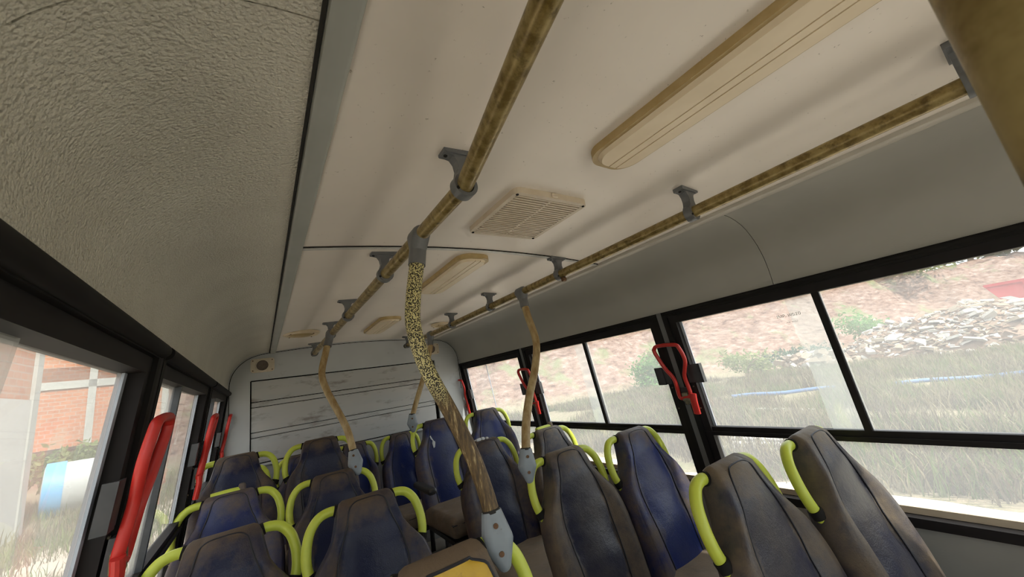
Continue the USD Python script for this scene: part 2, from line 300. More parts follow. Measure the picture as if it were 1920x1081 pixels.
for s in (-1, 1):
    t = thing('trim_%d' % (1 if s < 0 else 2), kind='structure')
    prof = [(0.722, 1.851), (0.718, 1.838), (0.708, 1.834), (0.686, 1.836), (0.680, 1.840), (0.676, 1.853)]
    obj('cover_strip', extrude(sg.Polygon([(s * x, z) for x, z in prof]), Y1 - Y0, 'y', Y0), 'grey_trim' if s < 0 else 'pale_trim', t)
    obj('shadow_gap', extrude(sg.Polygon([(s * 0.7262, 1.852), (s * 0.7262, 1.8435), (s * 0.721, 1.8425), (s * 0.721, 1.852)]), Y1 - Y0, 'y', Y0), 'dark_gap', t)

# side walls below and between the windows
BAYS = {1: [(-1.45, -0.135), (-0.105, 1.175), (1.205, 2.505), (2.54, 3.70)], -1: [(-1.40, -0.07), (-0.04, 1.245), (1.28, 2.46), (2.495, 3.70)]}
for s, side in ((-1, 'left'), (1, 'right')):
    w = thing('wall_' + side, kind='structure')
    obj('lower_panel', wbox(s, Y0, 3.76, 0.0, 0.632, -0.05, 0.0), 'lower_wall', w)
    obj('head_rail', wbox(s, Y0, 3.76, 1.545, 1.60, -0.045, -0.012), 'body_white', w)
    b = BAYS[s]
    for (a0, a1), (b0, b1) in zip(b[:-1], b[1:]):
        obj('pillar_strip', wbox(s, a1 - 0.004, b0 + 0.004, 0.632, 1.557, -0.05, 0.010), 'pillar_grey' if s > 0 else 'black_frame', w)
    obj('end_panel', wbox(s, 3.70, 3.78, 0.632, 1.60, -0.05, 0.002), 'rear_grey', w)
    obj('end_panel', wbox(s, Y0, b[0][0], 0.632, 1.60, -0.05, 0.002), 'lower_wall', w)

MULL = {1: [-0.8, 0.51, 1.815, None], -1: [-0.8, 0.585, 1.735, 2.93]}
def window(n, s, y0, y1, mull):
    g = 'glass_right' if s > 0 else 'glass_left'
    t = thing('window_%d' % n, kind='structure')
    gk = [wbox(s, y0, y1, 1.527, 1.556, -0.045, 0.012), wbox(s, y0, y0 + 0.028, 0.65, 1.527, -0.045, 0.012), wbox(s, y1 - 0.028, y1, 0.65, 1.527, -0.045, 0.012)]
    if s < 0: gk.append(tube([W(s, y0 + 0.004, 1.546, 0.012), W(s, y1 - 0.004, 1.546, 0.012)], 0.017, 14))
    else: gk.append(tube([W(s, y0 + 0.004, 1.546, 0.006), W(s, y1 - 0.004, 1.546, 0.006)], 0.011, 14))
    obj('rubber_gasket', cat_(*gk), 'black_rubber', t)
    a, b = y0 + 0.028, y1 - 0.028
    fr = [wbox(s, a, b, 1.492, 1.53, -0.045, 0.002), wbox(s, a, a + 0.036, 0.66, 1.495, -0.045, 0.002), wbox(s, b - 0.036, b, 0.66, 1.495, -0.045, 0.002)]
    obj('frame', cat_(*fr), 'black_frame', t)
    obj('sill_frame', wbox(s, y0, y1, 0.630, 0.664, -0.045, 0.016), 'black_frame', t)
    obj('dusty_ledge', wbox(s, a, b, 0.662, 0.688, -0.045, -0.024), 'dust_ledge', t)
    obj('middle_rail', cat_(wbox(s, a, b, 0.916, 0.934, -0.040, 0.004), wbox(s, a, b, 0.934, 0.956, -0.040, -0.006)), 'black_frame', t)
    gl, gr = a + 0.036, b - 0.036
    obj('lower_pane', wbox(s, gl, gr, 0.664, 0.918, -0.034, -0.030), g, t)
    if mull is None:
        obj('upper_pane', wbox(s, gl, gr, 0.954, 1.494, -0.034, -0.030), g, t)
        obj('pane_edge_strip', wbox(s, 3.20, 3.204, 0.954, 1.494, -0.030, -0.024), 'pane_edge', t)
    else:
        obj('upper_pane', wbox(s, gl, mull + 0.11, 0.954, 1.494, -0.026, -0.022), g, t)
        obj('upper_pane', wbox(s, mull - 0.012, gr, 0.954, 1.494, -0.038, -0.034), g, t)
        obj('mullion', cat_(wbox(s, mull - 0.011, mull + 0.011, 0.954, 1.494, -0.028, -0.006)), 'steel_frame' if s < 0 else 'black_frame', t)
        if s > 0: obj('mullion_edge', wbox(s, mull - 0.014, mull - 0.0112, 0.956, 1.492, -0.018, -0.010), 'steel_frame', t)
    obj('edge_trim', wbox(s, gr - 0.014, gr, 0.956, 1.492, -0.033, -0.028) if s > 0 else wbox(s, gr - 0.02, gr, 0.956, 1.492, -0.033, -0.028), 'pane_edge', t)
    for e, q in ((gl, 1), (gr, -1)):       # folded finger latches at both ends of the sliding panes
        base = wbox(s, *sorted((e - q * 0.03, e + q * 0.012)), 1.18, 1.27, 0.002, 0.007)
        flap = wbox(s, *sorted((e + q * 0.006, e + q * 0.050)), 1.178, 1.272, 0.007, 0.013)
        lip = wbox(s, *sorted((e + q * 0.044, e + q * 0.052)), 1.178, 1.272, -0.012, 0.013)
        lt = obj('finger_latch', cat_(base, flap, lip), 'latch_black', t)
        for z in (1.16, 1.05):
            obj('screw', disc(W(s, e - q * 0.018, z, 0.004), (s, 0, 0.13), 0.004, 0.004, 10), 'brass_clip', t)
    return t
n = 0
for s in (1, -1):
    for (y0, y1), mu in zip(BAYS[s], MULL[s]):
        n += 1; wt = window(n, s, y0, y1, mu)
        if s > 0 and n == 2:      # safety-glass stamp on the sliding pane
            lines = []
            for txt, hgt, zz in (('IMP. W520', 0.012, 1.418), ('.........', 0.008, 1.402), ('43R-0012', 0.006, 1.392)):
                m = meshkit.text_mesh(txt, hgt, 0.0006)
                v = m.vertices.copy(); v[:, 0] -= v[:, 0].mean()
                m.vertices = np.array([W(1, 0.62 - x, zz + y, -0.021 + z) for x, y, z in v]); lines.append(m)
            obj('glass_stamp', cat_(*lines), 'grey_trim', wt, smooth=False)

# rear wall: raised surround with rounded shoulders, boards set back in the opening
rw = thing('wall_rear', kind='structure')
half = [(1.0 + 1.55 * TT, 0.0), (1.0, 1.55)] + COVE[1:]
prof = [(x, z) for x, z in half] + [(x, ROOF_Z(x)) for x in np.linspace(0.65, -0.65, 21)] + [(-x, z) for x, z in half[::-1]]
outer = sg.Polygon(prof).buffer(0)
hole = rrect(-0.855, 0.725, 0.985, 1.628, 0.012)
obj('surround', extrude(outer.difference(hole), 0.03, 'y', Y1 - 0.002), 'rear_grey', rw)
obj('backing', extrude(outer.buffer(0.05), 0.02, 'y', 3.80), 'dark_gap', rw)
rim = outer.buffer(-0.010).difference(outer.buffer(-0.016))
obj('edge_bead', tube(spline([(x, Y1 - 0.003, z) for x, z in [(-0.99, 1.3)] + [(-x * 0.99, z - 0.008) for x, z in COVE] + [(x, ROOF_Z(x) - 0.012) for x in (-0.4, 0, 0.4)] + [(x * 0.99, z - 0.008) for x, z in COVE[::-1]] + [(0.99, 1.3)]], 3), 0.0024, 8), 'dark_gap', rw)
for i, (z0, z1) in enumerate(((1.458, 1.620), (1.416, 1.453), (1.224, 1.412), (1.183, 1.220), (0.99, 1.179))):
    obj('board', rbox(-0.848, 0.692, Y1 + (0.014 if i % 2 == 0 else 0.018), Y1 + 0.045, z0, z1, 0.003, 2), 'board_grey', rw)
obj('lower_ledge', rbox(-0.86, 0.74, Y1 - 0.03, Y1 + 0.03, 0.965, 0.985, 0.006, 3), 'rear_grey', rw)
# front bulkhead behind the camera, with the windscreen opening
wf = thing('wall_front', kind='structure')
obj('bulkhead', extrude(outer.difference(rrect(-0.95, 0.95, 0.75, 1.70, 0.06)), 0.04, 'y', Y0 - 0.04), 'lower_wall', wf)
obj('windscreen', box(-0.96, 0.96, Y0 - 0.03, Y0 - 0.024, 0.74, 1.71), 'glass_clear', wf)

# ------------------------------------------------------------------ ceiling fittings
def lamp(y0, y1, label):
    xc = -0.012; zt = ROOF_Z(0) + 0.004; t = thing('ceiling_lamp', label, 'lamp', (xc, (y0 + y1) / 2, zt), group=None)
    h = (y1 - y0) / 2
    base = extrude(rrect(-0.078, 0.078, -h, h, 0.055, 10), 0.024, 'z', -0.024)
    obj('base_frame', base, 'aged_tan', t)
    L = m3.CrossSection([np.array(rrect(-0.068, 0.068, -h + 0.012, h - 0.012, 0.05, 10).exterior.coords[:-1])], m3.FillRule.NonZero)
    lens = m3.Manifold.extrude(L, 0.012, 0, 0, (0.88, 0.975)).rotate((180, 0, 0)).translate((0, 0, -0.022))
    for gx in (-0.004, 0.022):
        lens = lens - m3.Manifold.cube((0.004, 2 * h, 0.010), True).translate((gx, 0, -0.034))
    obj('lens', tm(lens), 'aged_cream', t, label='cream lens with two long grooves')
lamp(-0.05, 0.575, 'long cream ceiling lamp nearest the camera, with rounded end')
lamp(1.312, 1.905, 'middle cream ceiling lamp behind the peeling grab pole')
lamp(2.60, 3.20, 'farthest long ceiling lamp, close to the rear wall')

def vent():
    x0, x1, y0, y1 = -0.178, 0.118, 0.765, 1.075; zt = ROOF_Z(0) + 0.004
    t = thing('ceiling_vent', 'square beige louvred vent grille in the ceiling between the two handrails', 'vent', ((x0 + x1) / 2, (y0 + y1) / 2, zt))
    hx, hy = (x1 - x0) / 2, (y1 - y0) / 2
    fr = rrect(-hx, hx, -hy, hy, 0.022).difference(sg.box(-hx + 0.016, -hy + 0.016, hx - 0.016, hy - 0.016))
    obj('frame', extrude(fr, 0.024, 'z', -0.024), 'vent_beige', t)
    obj('backing', extrude(sg.box(-hx + 0.014, -hy + 0.014, hx - 0.014, hy - 0.014).difference(sg.Point(0, 0).buffer(0.105, 24)), 0.006, 'z', -0.012), 'vent_tan', t)
    obj('duct', extrude(sg.Point(0, 0).buffer(0.104, 24), 0.004, 'z', -0.004), 'vent_dark', t)
    ys = np.linspace(-hy + 0.022, hy - 0.022, 21)
    for y in ys:
        obj('slat', hexa([(-hx + 0.014, y - 0.0040, -0.024), (hx - 0.014, y - 0.0040, -0.024), (hx - 0.014, y + 0.0030, -0.024), (-hx + 0.014, y + 0.0030, -0.024), (-hx + 0.014, y - 0.003, -0.013), (hx - 0.014, y - 0.003, -0.013), (hx - 0.014, y + 0.003, -0.013), (-hx + 0.014, y + 0.003, -0.013)]), 'vent_beige', t, smooth=False)
    obj('cross_bar', box(-0.003, 0.003, -hy + 0.02, hy - 0.02, -0.0245, -0.016), 'vent_beige', t)
    for sx, sy in ((-1, -1), (1, -1), (-1, 1), (1, 1)):
        obj('screw', disc((sx * (hx - 0.013), sy * (hy - 0.013), -0.025), (0, 0, 1), 0.0045, 0.003, 10), 'black_hole', t)
    for y in (-hy - 0.001, hy + 0.001):
        obj('catch_tab', rbox(-0.012, 0.012, y - 0.005, y + 0.005, -0.022, -0.006, 0.003, 2), 'vent_beige', t)
vent()
def round_lamp(x, y, r, label):
    t = thing('round_ceiling_lamp', label, 'lamp', (x, y, ROOF_Z(x) + 0.003))
    obj('rim', lathe([(0, -0.002), (0, -0.012), (r * 0.72, -0.014), (r * 0.75, -0.020), (r * 0.9, -0.020), (r, -0.012), (r, 0.0), (0, 0.0)], 40), 'aged_cream', t)
    obj('lens', lathe([(0, -0.030), (r * 0.4, -0.027), (r * 0.66, -0.018), (r * 0.70, -0.012), (0, -0.010)], 40), 'aged_tan', t)
    for k in range(4):
        a = PI / 4 + k * PI / 2
        obj('screw', disc((r * 0.85 * math.cos(a), r * 0.85 * math.sin(a), -0.021), (0, 0, 1), 0.005, 0.003, 10), 'rusty_screw', t)
round_lamp(-0.55, 2.95, 0.115, 'round yellowed ceiling lamp at the rear, on the left beside the grey trim')
round_lamp(0.505, 2.93, 0.095, 'round yellowed ceiling lamp at the rear, above the right handrail')
def speaker(x, label):
    t = thing('wall_speaker', label, 'speaker', (x, Y1 - 0.002, 1.743))
    pl = rrect(-0.082, 0.082, -0.056, 0.056, 0.022)
    obj('plate', extrude(pl.difference(sg.Point(-0.002, 0).buffer(0.043, 20)), 0.020, 'y', -0.020), 'speaker_plate', t)
    c = disc((-0.002, -0.006, 0), (0, 1, 0), 0.044, 0.010, 30)
    obj('cone', c, 'speaker_cone', t)
    obj('ring', tube([(-0.002 + 0.045 * math.cos(a), -0.021, 0.045 * math.sin(a)) for a in np.linspace(0, 2 * PI, 33)[:-1]], 0.004, 8, closed=True), 'speaker_plate', t)
    for sx in (-1, 1):
        for sz in (-1, 1):
            obj('screw', disc((sx * 0.066, -0.021, sz * 0.040), (0, 1, 0), 0.0045, 0.004, 10), 'rusty_screw', t)
speaker(-0.772, 'oval plate loudspeaker on the left shoulder of the rear wall')
speaker(0.695, 'oval plate loudspeaker on the right shoulder of the rear wall')

# ------------------------------------------------------------------ handrails and grab poles
BZ, BX, BR = 1.79, 0.405, 0.0195
def bracket(parent, x, y):
    """T-shaped hanger: flange on the ceiling, waisted neck, ring around the rail; all about the point (x, y, BZ)"""
    zc = ROOF_Z(x) - BZ
    half = [(0.046, zc + 0.004), (0.046, zc - 0.008), (0.042, zc - 0.012), (0.024, zc - 0.016), (0.016, zc - 0.028), (0.0135, zc - 0.045), (0.018, 0.022), (0.027, 0.012)]
    ring = sg.Point(0, 0).buffer(0.029, 20)
    T = sg.Polygon(half + [(-a, b) for a, b in half[::-1]]).union(ring).difference(sg.Point(0, 0).buffer(BR + 0.0006, 20))
    T = T.buffer(-0.002).buffer(0.002, quad_segs=4)
    neck = extrude(T, 0.026, 'y', -0.013)
    fl = extrude(rrect(-0.047, 0.047, zc - 0.011, zc + 0.003, 0.003, 3), 0.034, 'y', -0.017)
    m = cat_(neck, fl); m.apply_translation((x, y, BZ))
    b = obj('bracket', m, 'bracket_grey', parent)
    for hs in [disc((x + q * 0.037, y, BZ + zc - 0.012), (0, 0, 1), 0.005, 0.004, 10) for q in (-1, 1)] + [disc((x - 0.022, y - 0.013, BZ - 0.012), (0, 1, 0), 0.004, 0.004, 10)]:
        obj('screw', hs, 'black_hole', b)
hl = thing('handrail', 'left ceiling handrail of tarnished brass tube, bent at its nearest bracket', 'handrail')
obj('tube', tube([(-BX, y, BZ) for y in np.linspace(0.667, 3.62, 20)], BR, 24), 'tarnished_brass', hl)
fd = np.array([-0.100, -0.430, 0]); fe = np.array([-BX, 0.667, BZ])
obj('bent_tube', tube([fe + fd * k for k in np.linspace(0, 3.4, 14)], BR, 24), 'tarnished_brass', hl)
for y in (0.667, 1.335, 2.06, 2.66, 3.56): bracket(hl, -BX, y)
obj('end_cap', disc((-BX, 3.626, BZ), (0, 1, 0), BR + 0.002, 0.02, 24), 'black_rubber', hl)
hr = thing('handrail', 'straight right ceiling handrail of tarnished brass tube over the window seats', 'handrail')
obj('tube', tube([(BX, y, BZ) for y in np.linspace(-1.4, 3.62, 30)], BR, 24), 'tarnished_brass', hr)
for y in (-0.03, 0.585, 1.27, 1.94, 2.52, 3.56): bracket(hr, BX, y)
obj('end_cap', disc((BX, 3.626, BZ), (0, 1, 0), BR + 0.002, 0.02, 24), 'black_rubber', hr)
obj('cork_plug', rbox(BX - 0.012, BX + 0.012, 1.238, 1.256, BZ - 0.042, BZ - 0.021, 0.005, 3), 'rusty_screw', hr, label='brown lump stuck under the rail at a bracket')

def socket(parent, x, y, lean):
    d = np.array(lean, float); d /= np.linalg.norm(d); c = np.array([x, y, BZ])
    body = m3.Manifold.batch_hull([m3.Manifold.sphere(0.0265, 24).translate(tuple(c + [0, q, 0.002])) for q in (-0.02, 0.02)] + [m3.Manifold.sphere(0.0235, 24).translate(tuple(c + d * 0.045))])
    sl = tube([c + d * 0.03, c + d * 0.092], 0.0242, 24)
    b = obj('top_socket', cat_(tm(body), sl), 'bracket_grey', parent)
    side = np.cross(d, [0, 1, 0]); side /= np.linalg.norm(side)
    for k, q in ((0.012, 0.012), (0.012, -0.014)):
        obj('screw', disc(c + d * k - np.array([0, 0.0255, 0]) + side * q, (0, 1, 0), 0.004, 0.004, 10), 'black_hole', b)
def clamp(parent, p, up, face):
    """Teardrop shell that swallows the pole's foot and the seat handle; up = along the pole, face = towards the aisle front"""
    up = np.array(up, float); up /= np.linalg.norm(up); face = np.array(face, float); face -= (face @ up) * up; face /= np.linalg.norm(face)
    sd = np.cross(up, face); p = np.array(p, float)
    S = lambda q, r, k=1.0: m3.Manifold.sphere(r, 20).translate(tuple(q))
    m = m3.Manifold.batch_hull([S(p + up * 0.062 + sd * q, 0.0215) for q in (-0.004, 0.004)] + [S(p - up * 0.002 + sd * q, 0.024) for q in (-0.016, 0.016)] + [S(p - up * 0.052 + sd * 0.004, 0.018)])
    cut = m3.Manifold.cube((1, 1, 1), True)
    m = tm(m)
    h = (m.vertices - p) @ up; m.vertices = m.vertices - np.outer(np.maximum(h - 0.064, 0), up)
    b = obj('bottom_clamp', m, 'clamp_grey', parent)
    obj('collar', tube([p + up * 0.060, p + up * 0.068], 0.0222, 20), 'dark_gap', b)
    obj('screw', disc(p + up * 0.034 + face * 0.0235, face, 0.0062, 0.004, 14), 'rusty_screw', b)
    obj('screw', disc(p - up * 0.026 + face * 0.0222, face, 0.0062, 0.004, 14), 'rusty_screw', b)
def grab_pole(label, mat_, pts, r=0.0192):
    t = thing('grab_pole', label, 'grab pole')
    c = spline(pts, 10)
    obj('tube', tube(c, r, 24), mat_, t)
    socket(t, pts[0][0], pts[0][1], np.array(pts[1]) - np.array(pts[0]))
    u = np.array(c[-6]) - np.array(c[-1])
    clamp(t, c[-1], u, (-0.35, -1, 0.25))
grab_pole('thick curved grab pole with peeling leopard-like paint, clamped to the yellow seat', 'peeling_pole',
          [(-BX, 0.970, BZ), (-0.419, 0.965, 1.712), (-0.442, 0.960, 1.601), (-0.450, 0.955, 1.518), (-0.427, 0.950, 1.409), (-0.374, 0.945, 1.284), (-0.333, 0.930, 1.164), (-0.314, 0.914, 1.062), (-0.309, 0.902, 0.976)], 0.0205)
grab_pole('tan curved grab pole hanging from the rear of the left handrail', 'worn_pole',
          [(-BX - 0.01, 2.60, BZ), (-0.451, 2.566, 1.668), (-0.481, 2.531, 1.538), (-0.464, 2.497, 1.439), (-0.435, 2.463, 1.357), (-0.378, 2.429, 1.211), (-0.358, 2.394, 1.107), (-0.350, 2.365, 1.02)])
grab_pole('tan curved grab pole under the right handrail, in front of the side windows', 'worn_pole',
          [(BX, 1.60, BZ), (0.400, 1.57, 1.656), (0.405, 1.54, 1.506), (0.347, 1.51, 1.372), (0.268, 1.48, 1.253), (0.194, 1.438, 1.137), (0.150, 1.405, 1.034), (0.140, 1.398, 0.982)])
grab_pole('short visible tan grab pole at the rear, half hidden behind the peeling one', 'worn_pole',
          [(BX, 2.97, BZ), (0.39, 2.96, 1.68), (0.345, 2.95, 1.557), (0.291, 2.933, 1.432), (0.227, 2.917, 1.296), (0.172, 2.90, 1.175), (0.165, 2.90, 1.12)])
vp = thing('upright_pole', 'out-of-focus brassy upright pole very close at the upper right corner', 'pole', (-0.5513, -0.0247, 0))
obj('tube', tube([(0, 0, z) for z in np.linspace(0.0, 1.79, 30)], 0.0195, 32), 'tarnished_brass', vp)
obj('foot_flange', lathe([(0, 0), (0.045, 0), (0.045, 0.006), (0.022, 0.012), (0.022, 0.03), (0, 0.03)], 24), 'bracket_grey', vp)

# ------------------------------------------------------------------ emergency levers on the window pillars
LOOP = [(0.083, 1.371), (0.055, 1.387), (-0.045, 1.380), (-0.065, 1.356), (-0.072, 1.299), (-0.052, 1.250), (-0.037, 1.211), (-0.035, 1.125), (0.000, 1.112), (0.029, 1.113), (0.026, 1.205), (0.056, 1.266), (0.081, 1.345)]
def lever(s, y, label):
    t = thing('emergency_lever', label, 'emergency lever', W(s, y, 1.2, 0.012))
    base = np.array(W(s, y, 1.2, 0.012))
    P = lambda dy, z, off: np.array(W(s, y + dy, z, 0.012 + off)) - base
    sgn = 1
    pts = [P(sgn * a, z, 0.018 + 0.018 * max(0, (z - 1.12) / 0.27)) for a, z in LOOP]
    c = spline(pts + [pts[0]], 5)[:-1]
    obj('loop', tube(c, 0.0100, 12, closed=True, flat=(1.12, 1)), 'red_lever', t)
    g = [P(-0.050, 1.128, 0.022), P(-0.046, 1.09, 0.026), P(-0.040, 1.028, 0.022)]
    obj('grip', tube(spline(g, 5), 0.0115, 12, flat=(1.6, 1)), 'red_lever', t)
    cl = obj('clip', cat_(rbox(-0.012, 0.012, -0.018, 0.018, -0.045, 0.0, 0.005, 3)), 'brass_clip', t)
    v = UsdGeom.Mesh(cl).GetPointsAttr(); q = np.array(v.Get()); q = q + P(-0.004, 1.135, 0.012); v.Set(Vt.Vec3fArray.FromNumpy(q.astype(np.float32)))
    obj('screw', disc(P(-0.004, 1.085, 0.010), (s, 0, 0.13), 0.011, 0.022, 14), 'brass_clip', t)
    obj('mount', hexa([P(a, b, o) for b in (1.07, 1.16) for a, o in ((-0.02, -0.004), (0.02, -0.004), (0.02, 0.008), (-0.02, 0.008))]), 'latch_black', t)
lever(1, 1.177, 'red emergency window lever on the right, on the pillar nearest the camera')
lever(1, 2.50, 'red emergency window lever on the second right pillar, partly behind the tan grab pole')
lever(1, 3.715, 'red emergency window lever in the far right rear corner')
lever(-1, 1.20, 'large red emergency window lever on the left, nearest the camera')
lever(-1, 2.44, 'red emergency window lever on the second left pillar')
lever(-1, 3.72, 'red emergency window lever in the far left rear corner beside the rear wall')

# ------------------------------------------------------------------ seats
REC = 0.29
HWT = ([0, .008, .03, .08, .12, .15, .18, .215, .26, .32, .45, .62], [.080, .094, .104, .115, .126, .143, .168, .195, .210, .216, .214, .205])
HPT = ([0, .03, .1, .15, .20, .26, .36, .62], [.052, .062, .080, .100, .116, .124, .120, .105])
TFT = ([0, .03, .12, .2, .3, .42, .62], [.030, .044, .046, .038, .030, .036, .030])
BFT = ([0, .03, .12, .2, .3, .42, .62], [.026, .038, .046, .052, .060, .060, .05])
TBT = ([0, .03, .12, .62], [.030, .045, .052, .055])
def sec(s):
    hw, hp, tf, bf, tb = (np.interp(s, *T) for T in (HWT, HPT, TFT, BFT, TBT))
    k = 1.0 if s >= 0.035 else math.sqrt(max(0.0, 1 - ((0.035 - s) / 0.035) ** 2)) * 0.9 + 0.1
    dim = 0.011 * math.exp(-((s - 0.37) / 0.05) ** 2) + 0.006 * math.exp(-((s - 0.2) / 0.04) ** 2)
    fr = [(-hw, 0.0), (-hw * 0.992, bf * 0.45), (-hw * 0.955, bf * 0.78), (-(0.78 * hw + 0.22 * hp), bf * 0.97), (-(0.45 * hw + 0.55 * hp), bf * 0.98), (-(0.14 * hw + 0.86 * hp), tf + 0.25 * (bf - tf)), (-hp, tf - 0.004)]
    fr += [(-hp * 0.86, tf - dim), (-hp * 0.6, tf + 0.004 - dim * 0.3), (-hp * 0.25, tf + 0.006)]
    pts = fr + [(0, tf + 0.006)] + [(-a, b) for a, b in fr[::-1]]
    bk = [(hw * 0.985, -tb * 0.5), (hw * 0.93, -tb * 0.85), (hw * 0.7, -tb), (0, -tb * 1.06)]
    pts += bk + [(-a, b) for a, b in bk[:-1][::-1]]
    return np.array([(a, b * k) for a, b in pts])
def place(a, s, d, rec, H):       # across, down the back, forward of the back plane -> seat frame, top of the back at (0, 0, H)
    return np.array([a, -s * math.sin(rec) - d * math.cos(rec), H - s * math.cos(rec) + d * math.sin(rec)])
def backrest(rec, H, length, ws):
    ss = np.concatenate([[0, .002, .006, .012, .02, .03, .045], np.linspace(.065, length, 30)])
    rings = [np.array([place(a * ws, s, d, rec, H) for a, d in sec(s)]) for s in ss]
    n = len(rings[0]); v = np.vstack(rings); f = []
    for i in range(len(rings) - 1):
        for j in range(n):
            j2 = (j + 1) % n; a, b = i * n, (i + 1) * n
            f += [[a + j, a + j2, b + j2], [a + j, b + j2, b + j]]
    v = np.vstack([v, rings[0].mean(0), rings[-1].mean(0)]); k = len(rings) - 1
    for j in range(n):
        j2 = (j + 1) % n
        f += [[len(v) - 2, j2, j], [len(v) - 1, k * n + j, k * n + j2]]
    m = trimesh.Trimesh(v, np.array(f), process=False)
    if m.volume < 0: m.invert()
    return m
def seam_path(rec, H, length, ws):
    side = [(np.interp(s, *HPT), s, np.interp(s, *TFT) - 0.001) for s in np.linspace(length - 0.02, 0.04, 16)]
    top = [(0.052, 0.026, 0.040), (0.036, 0.019, 0.038), (0.0, 0.017, 0.038)]
    L = [(-a, s, d) for a, s, d in side] + [(-a, s, d) for a, s, d in top] + top[:-1][::-1] + side[::-1]
    return spline([place(a * ws, s, d, rec, H) for a, s, d in L], 3)
def tilt(m, rec, H):
    m.vertices = np.array([place(a, s, d, rec, H) for a, s, d in m.vertices]); return m
HANDLE = [(0.088, 0.030), (0.120, 0.024), (0.158, 0.034), (0.186, 0.066), (0.199, 0.105), (0.2035, 0.140), (0.202, 0.175), (0.194, 0.205), (0.182, 0.232)]
def make_seat(name, label, cover='navy_vinyl', rec=REC, H=1.0, ws=1.0, base=0.0, feature=None, loc=(0, 0, 0), cushion=0.44, cover2='cushion_vinyl', length=0.60, group='blue vinyl passenger seats'):
    t = thing(name, label, 'seat', loc, group=group)
    bk = obj('backrest', backrest(rec, H, length, ws), cover, t, smooth=60)
    if feature != 'yellow': obj('piping', tube(seam_path(rec, H, length, ws), 0.0026, 6), 'piping', bk)
    for q in (-1, 1):
        hp = [place(q * a * ws, s, -0.012, rec, H) for a, s in HANDLE]
        c = spline(hp, 6)
        h = obj('handle', tube(c, 0.0165, 16), 'lime_tube', t)
        for e, e2 in ((c[4], c[1]), (c[-9], c[-4])):
            obj('grommet', tube([e, e2], 0.0205, 16), 'black_rubber', h)
    zb = H - length * math.cos(rec); yb = -length * math.sin(rec)
    cu = rbox(-0.21 * ws, 0.21 * ws, yb - 0.03 - cushion, yb + 0.02, zb - 0.085, zb + 0.035, 0.035, 6)
    v = cu.vertices; front = np.clip((yb - 0.03 - v[:, 1]) / cushion, 0, 1); cu.vertices[:, 2] += 0.02 * front
    cs = obj('cushion', cu, cover2, t, smooth=50)
    x, y0, y1, z = 0.205 * ws, yb - 0.025 - cushion, yb, zb - 0.005
    obj('piping', tube(spline([(-x, y1, z), (-x, y0 + 0.03, z + 0.02), (-x + 0.03, y0 - 0.001, z + 0.02), (x - 0.03, y0 - 0.001, z + 0.02), (x, y0 + 0.03, z + 0.02), (x, y1, z)], 6), 0.003, 6), 'piping', cs)
    obj('seat_pan', box(-0.19 * ws, 0.19 * ws, yb - cushion, yb, zb - 0.105, zb - 0.08), 'armrest_black', t)
    for sx in (-1, 1):
        obj('leg', tube([(sx * 0.15 * ws, yb - cushion * 0.5, base), (sx * 0.15 * ws, yb - cushion * 0.5, zb - 0.1)], 0.018, 10), 'steel_frame', t)
    if feature == 'yellow':
        N_ = 15; G = np.array([[place(u * (np.interp(s, *HWT) - 0.020) * (1 - 0.42 * math.exp(-((s - 0.03) / 0.014) ** 2)) * ws, s, max(np.interp(s, *TFT), np.interp(s, *BFT)) + 0.008 - 0.009 * abs(u) ** 4, rec, H) for u in np.linspace(-1, 1, N_)] for s in np.concatenate([[0.030, 0.033, 0.037, 0.042, 0.048], np.linspace(0.055, length - 0.15, 24)])])
        edge = np.vstack([G[::-1, 0], G[0, 1:-1], G[:, -1]])
        obj('panel_piping', tube(edge, 0.0035, 6), 'piping', bk)
        obj('yellow_panel', grid_surface(G), 'yellow_vinyl', bk, smooth=True, label='worn yellow centre panel of the backrest')
    if feature == 'armrest':
        m = rbox(-0.030, 0.030, -0.30, 0.02, -0.022, 0.022, 0.020, 6); m.apply_translation((-0.225 * ws, yb * 0.75 + 0.03 - 0.02, H - 0.40))
        obj('armrest', m, 'armrest_black', t, label='black armrest beside the aisle')
        P = [(-.085, .125), (-.066, .118), (-.058, .130), (-.063, .150), (-.056, .172), (-.064, .205), (-.073, .21), (-.076, .18), (-.070, .158), (-.082, .142)]
        pz = sg.Polygon(P).buffer(0.002); e = trimesh.creation.extrude_polygon(pz, 0.003, engine='earcut'); e.vertices[:, 2] += 0.042
        obj('torn_patch', tilt(e, rec, H), 'stuffing_white', bk, label='torn patch showing white padding')
    if feature == 'bare_top':
        obj('bare_tube', tube([place(a, 0.004 - 0.006 * math.cos(a * 15), -0.004, rec, H) for a in np.linspace(-0.075, 0.04, 8)], 0.0150, 12), 'lime_tube', bk, label='lime tube showing through the torn cover')
        m = rbox(0.030, 0.060, -0.02, 0.012, -0.012, 0.030, 0.010, 4); m.vertices = np.array([place(a, -z, d, rec, H) for a, d, z in m.vertices])
        obj('torn_flap', m, cover, bk)
    if feature == 'torn_top':
        mm = []
        for a, w_, r_ in ((-0.034, 0.016, 0.010), (-0.004, 0.012, 0.013), (0.024, 0.009, 0.007)):
            m = rbox(a - w_, a + w_, -0.02, 0.025, -0.010, r_, 0.006, 3)
            m.vertices += 0.006 * (meshkit.noise(m.vertices * 60)[:, None] - 0.5)
            m.vertices = np.array([place(x_, -z, d, rec, H) for x_, d, z in m.vertices]); mm.append(m)
        obj('torn_padding', cat_(*mm), 'stuffing_white', bk, label='white padding poking out of the torn top')
    return t

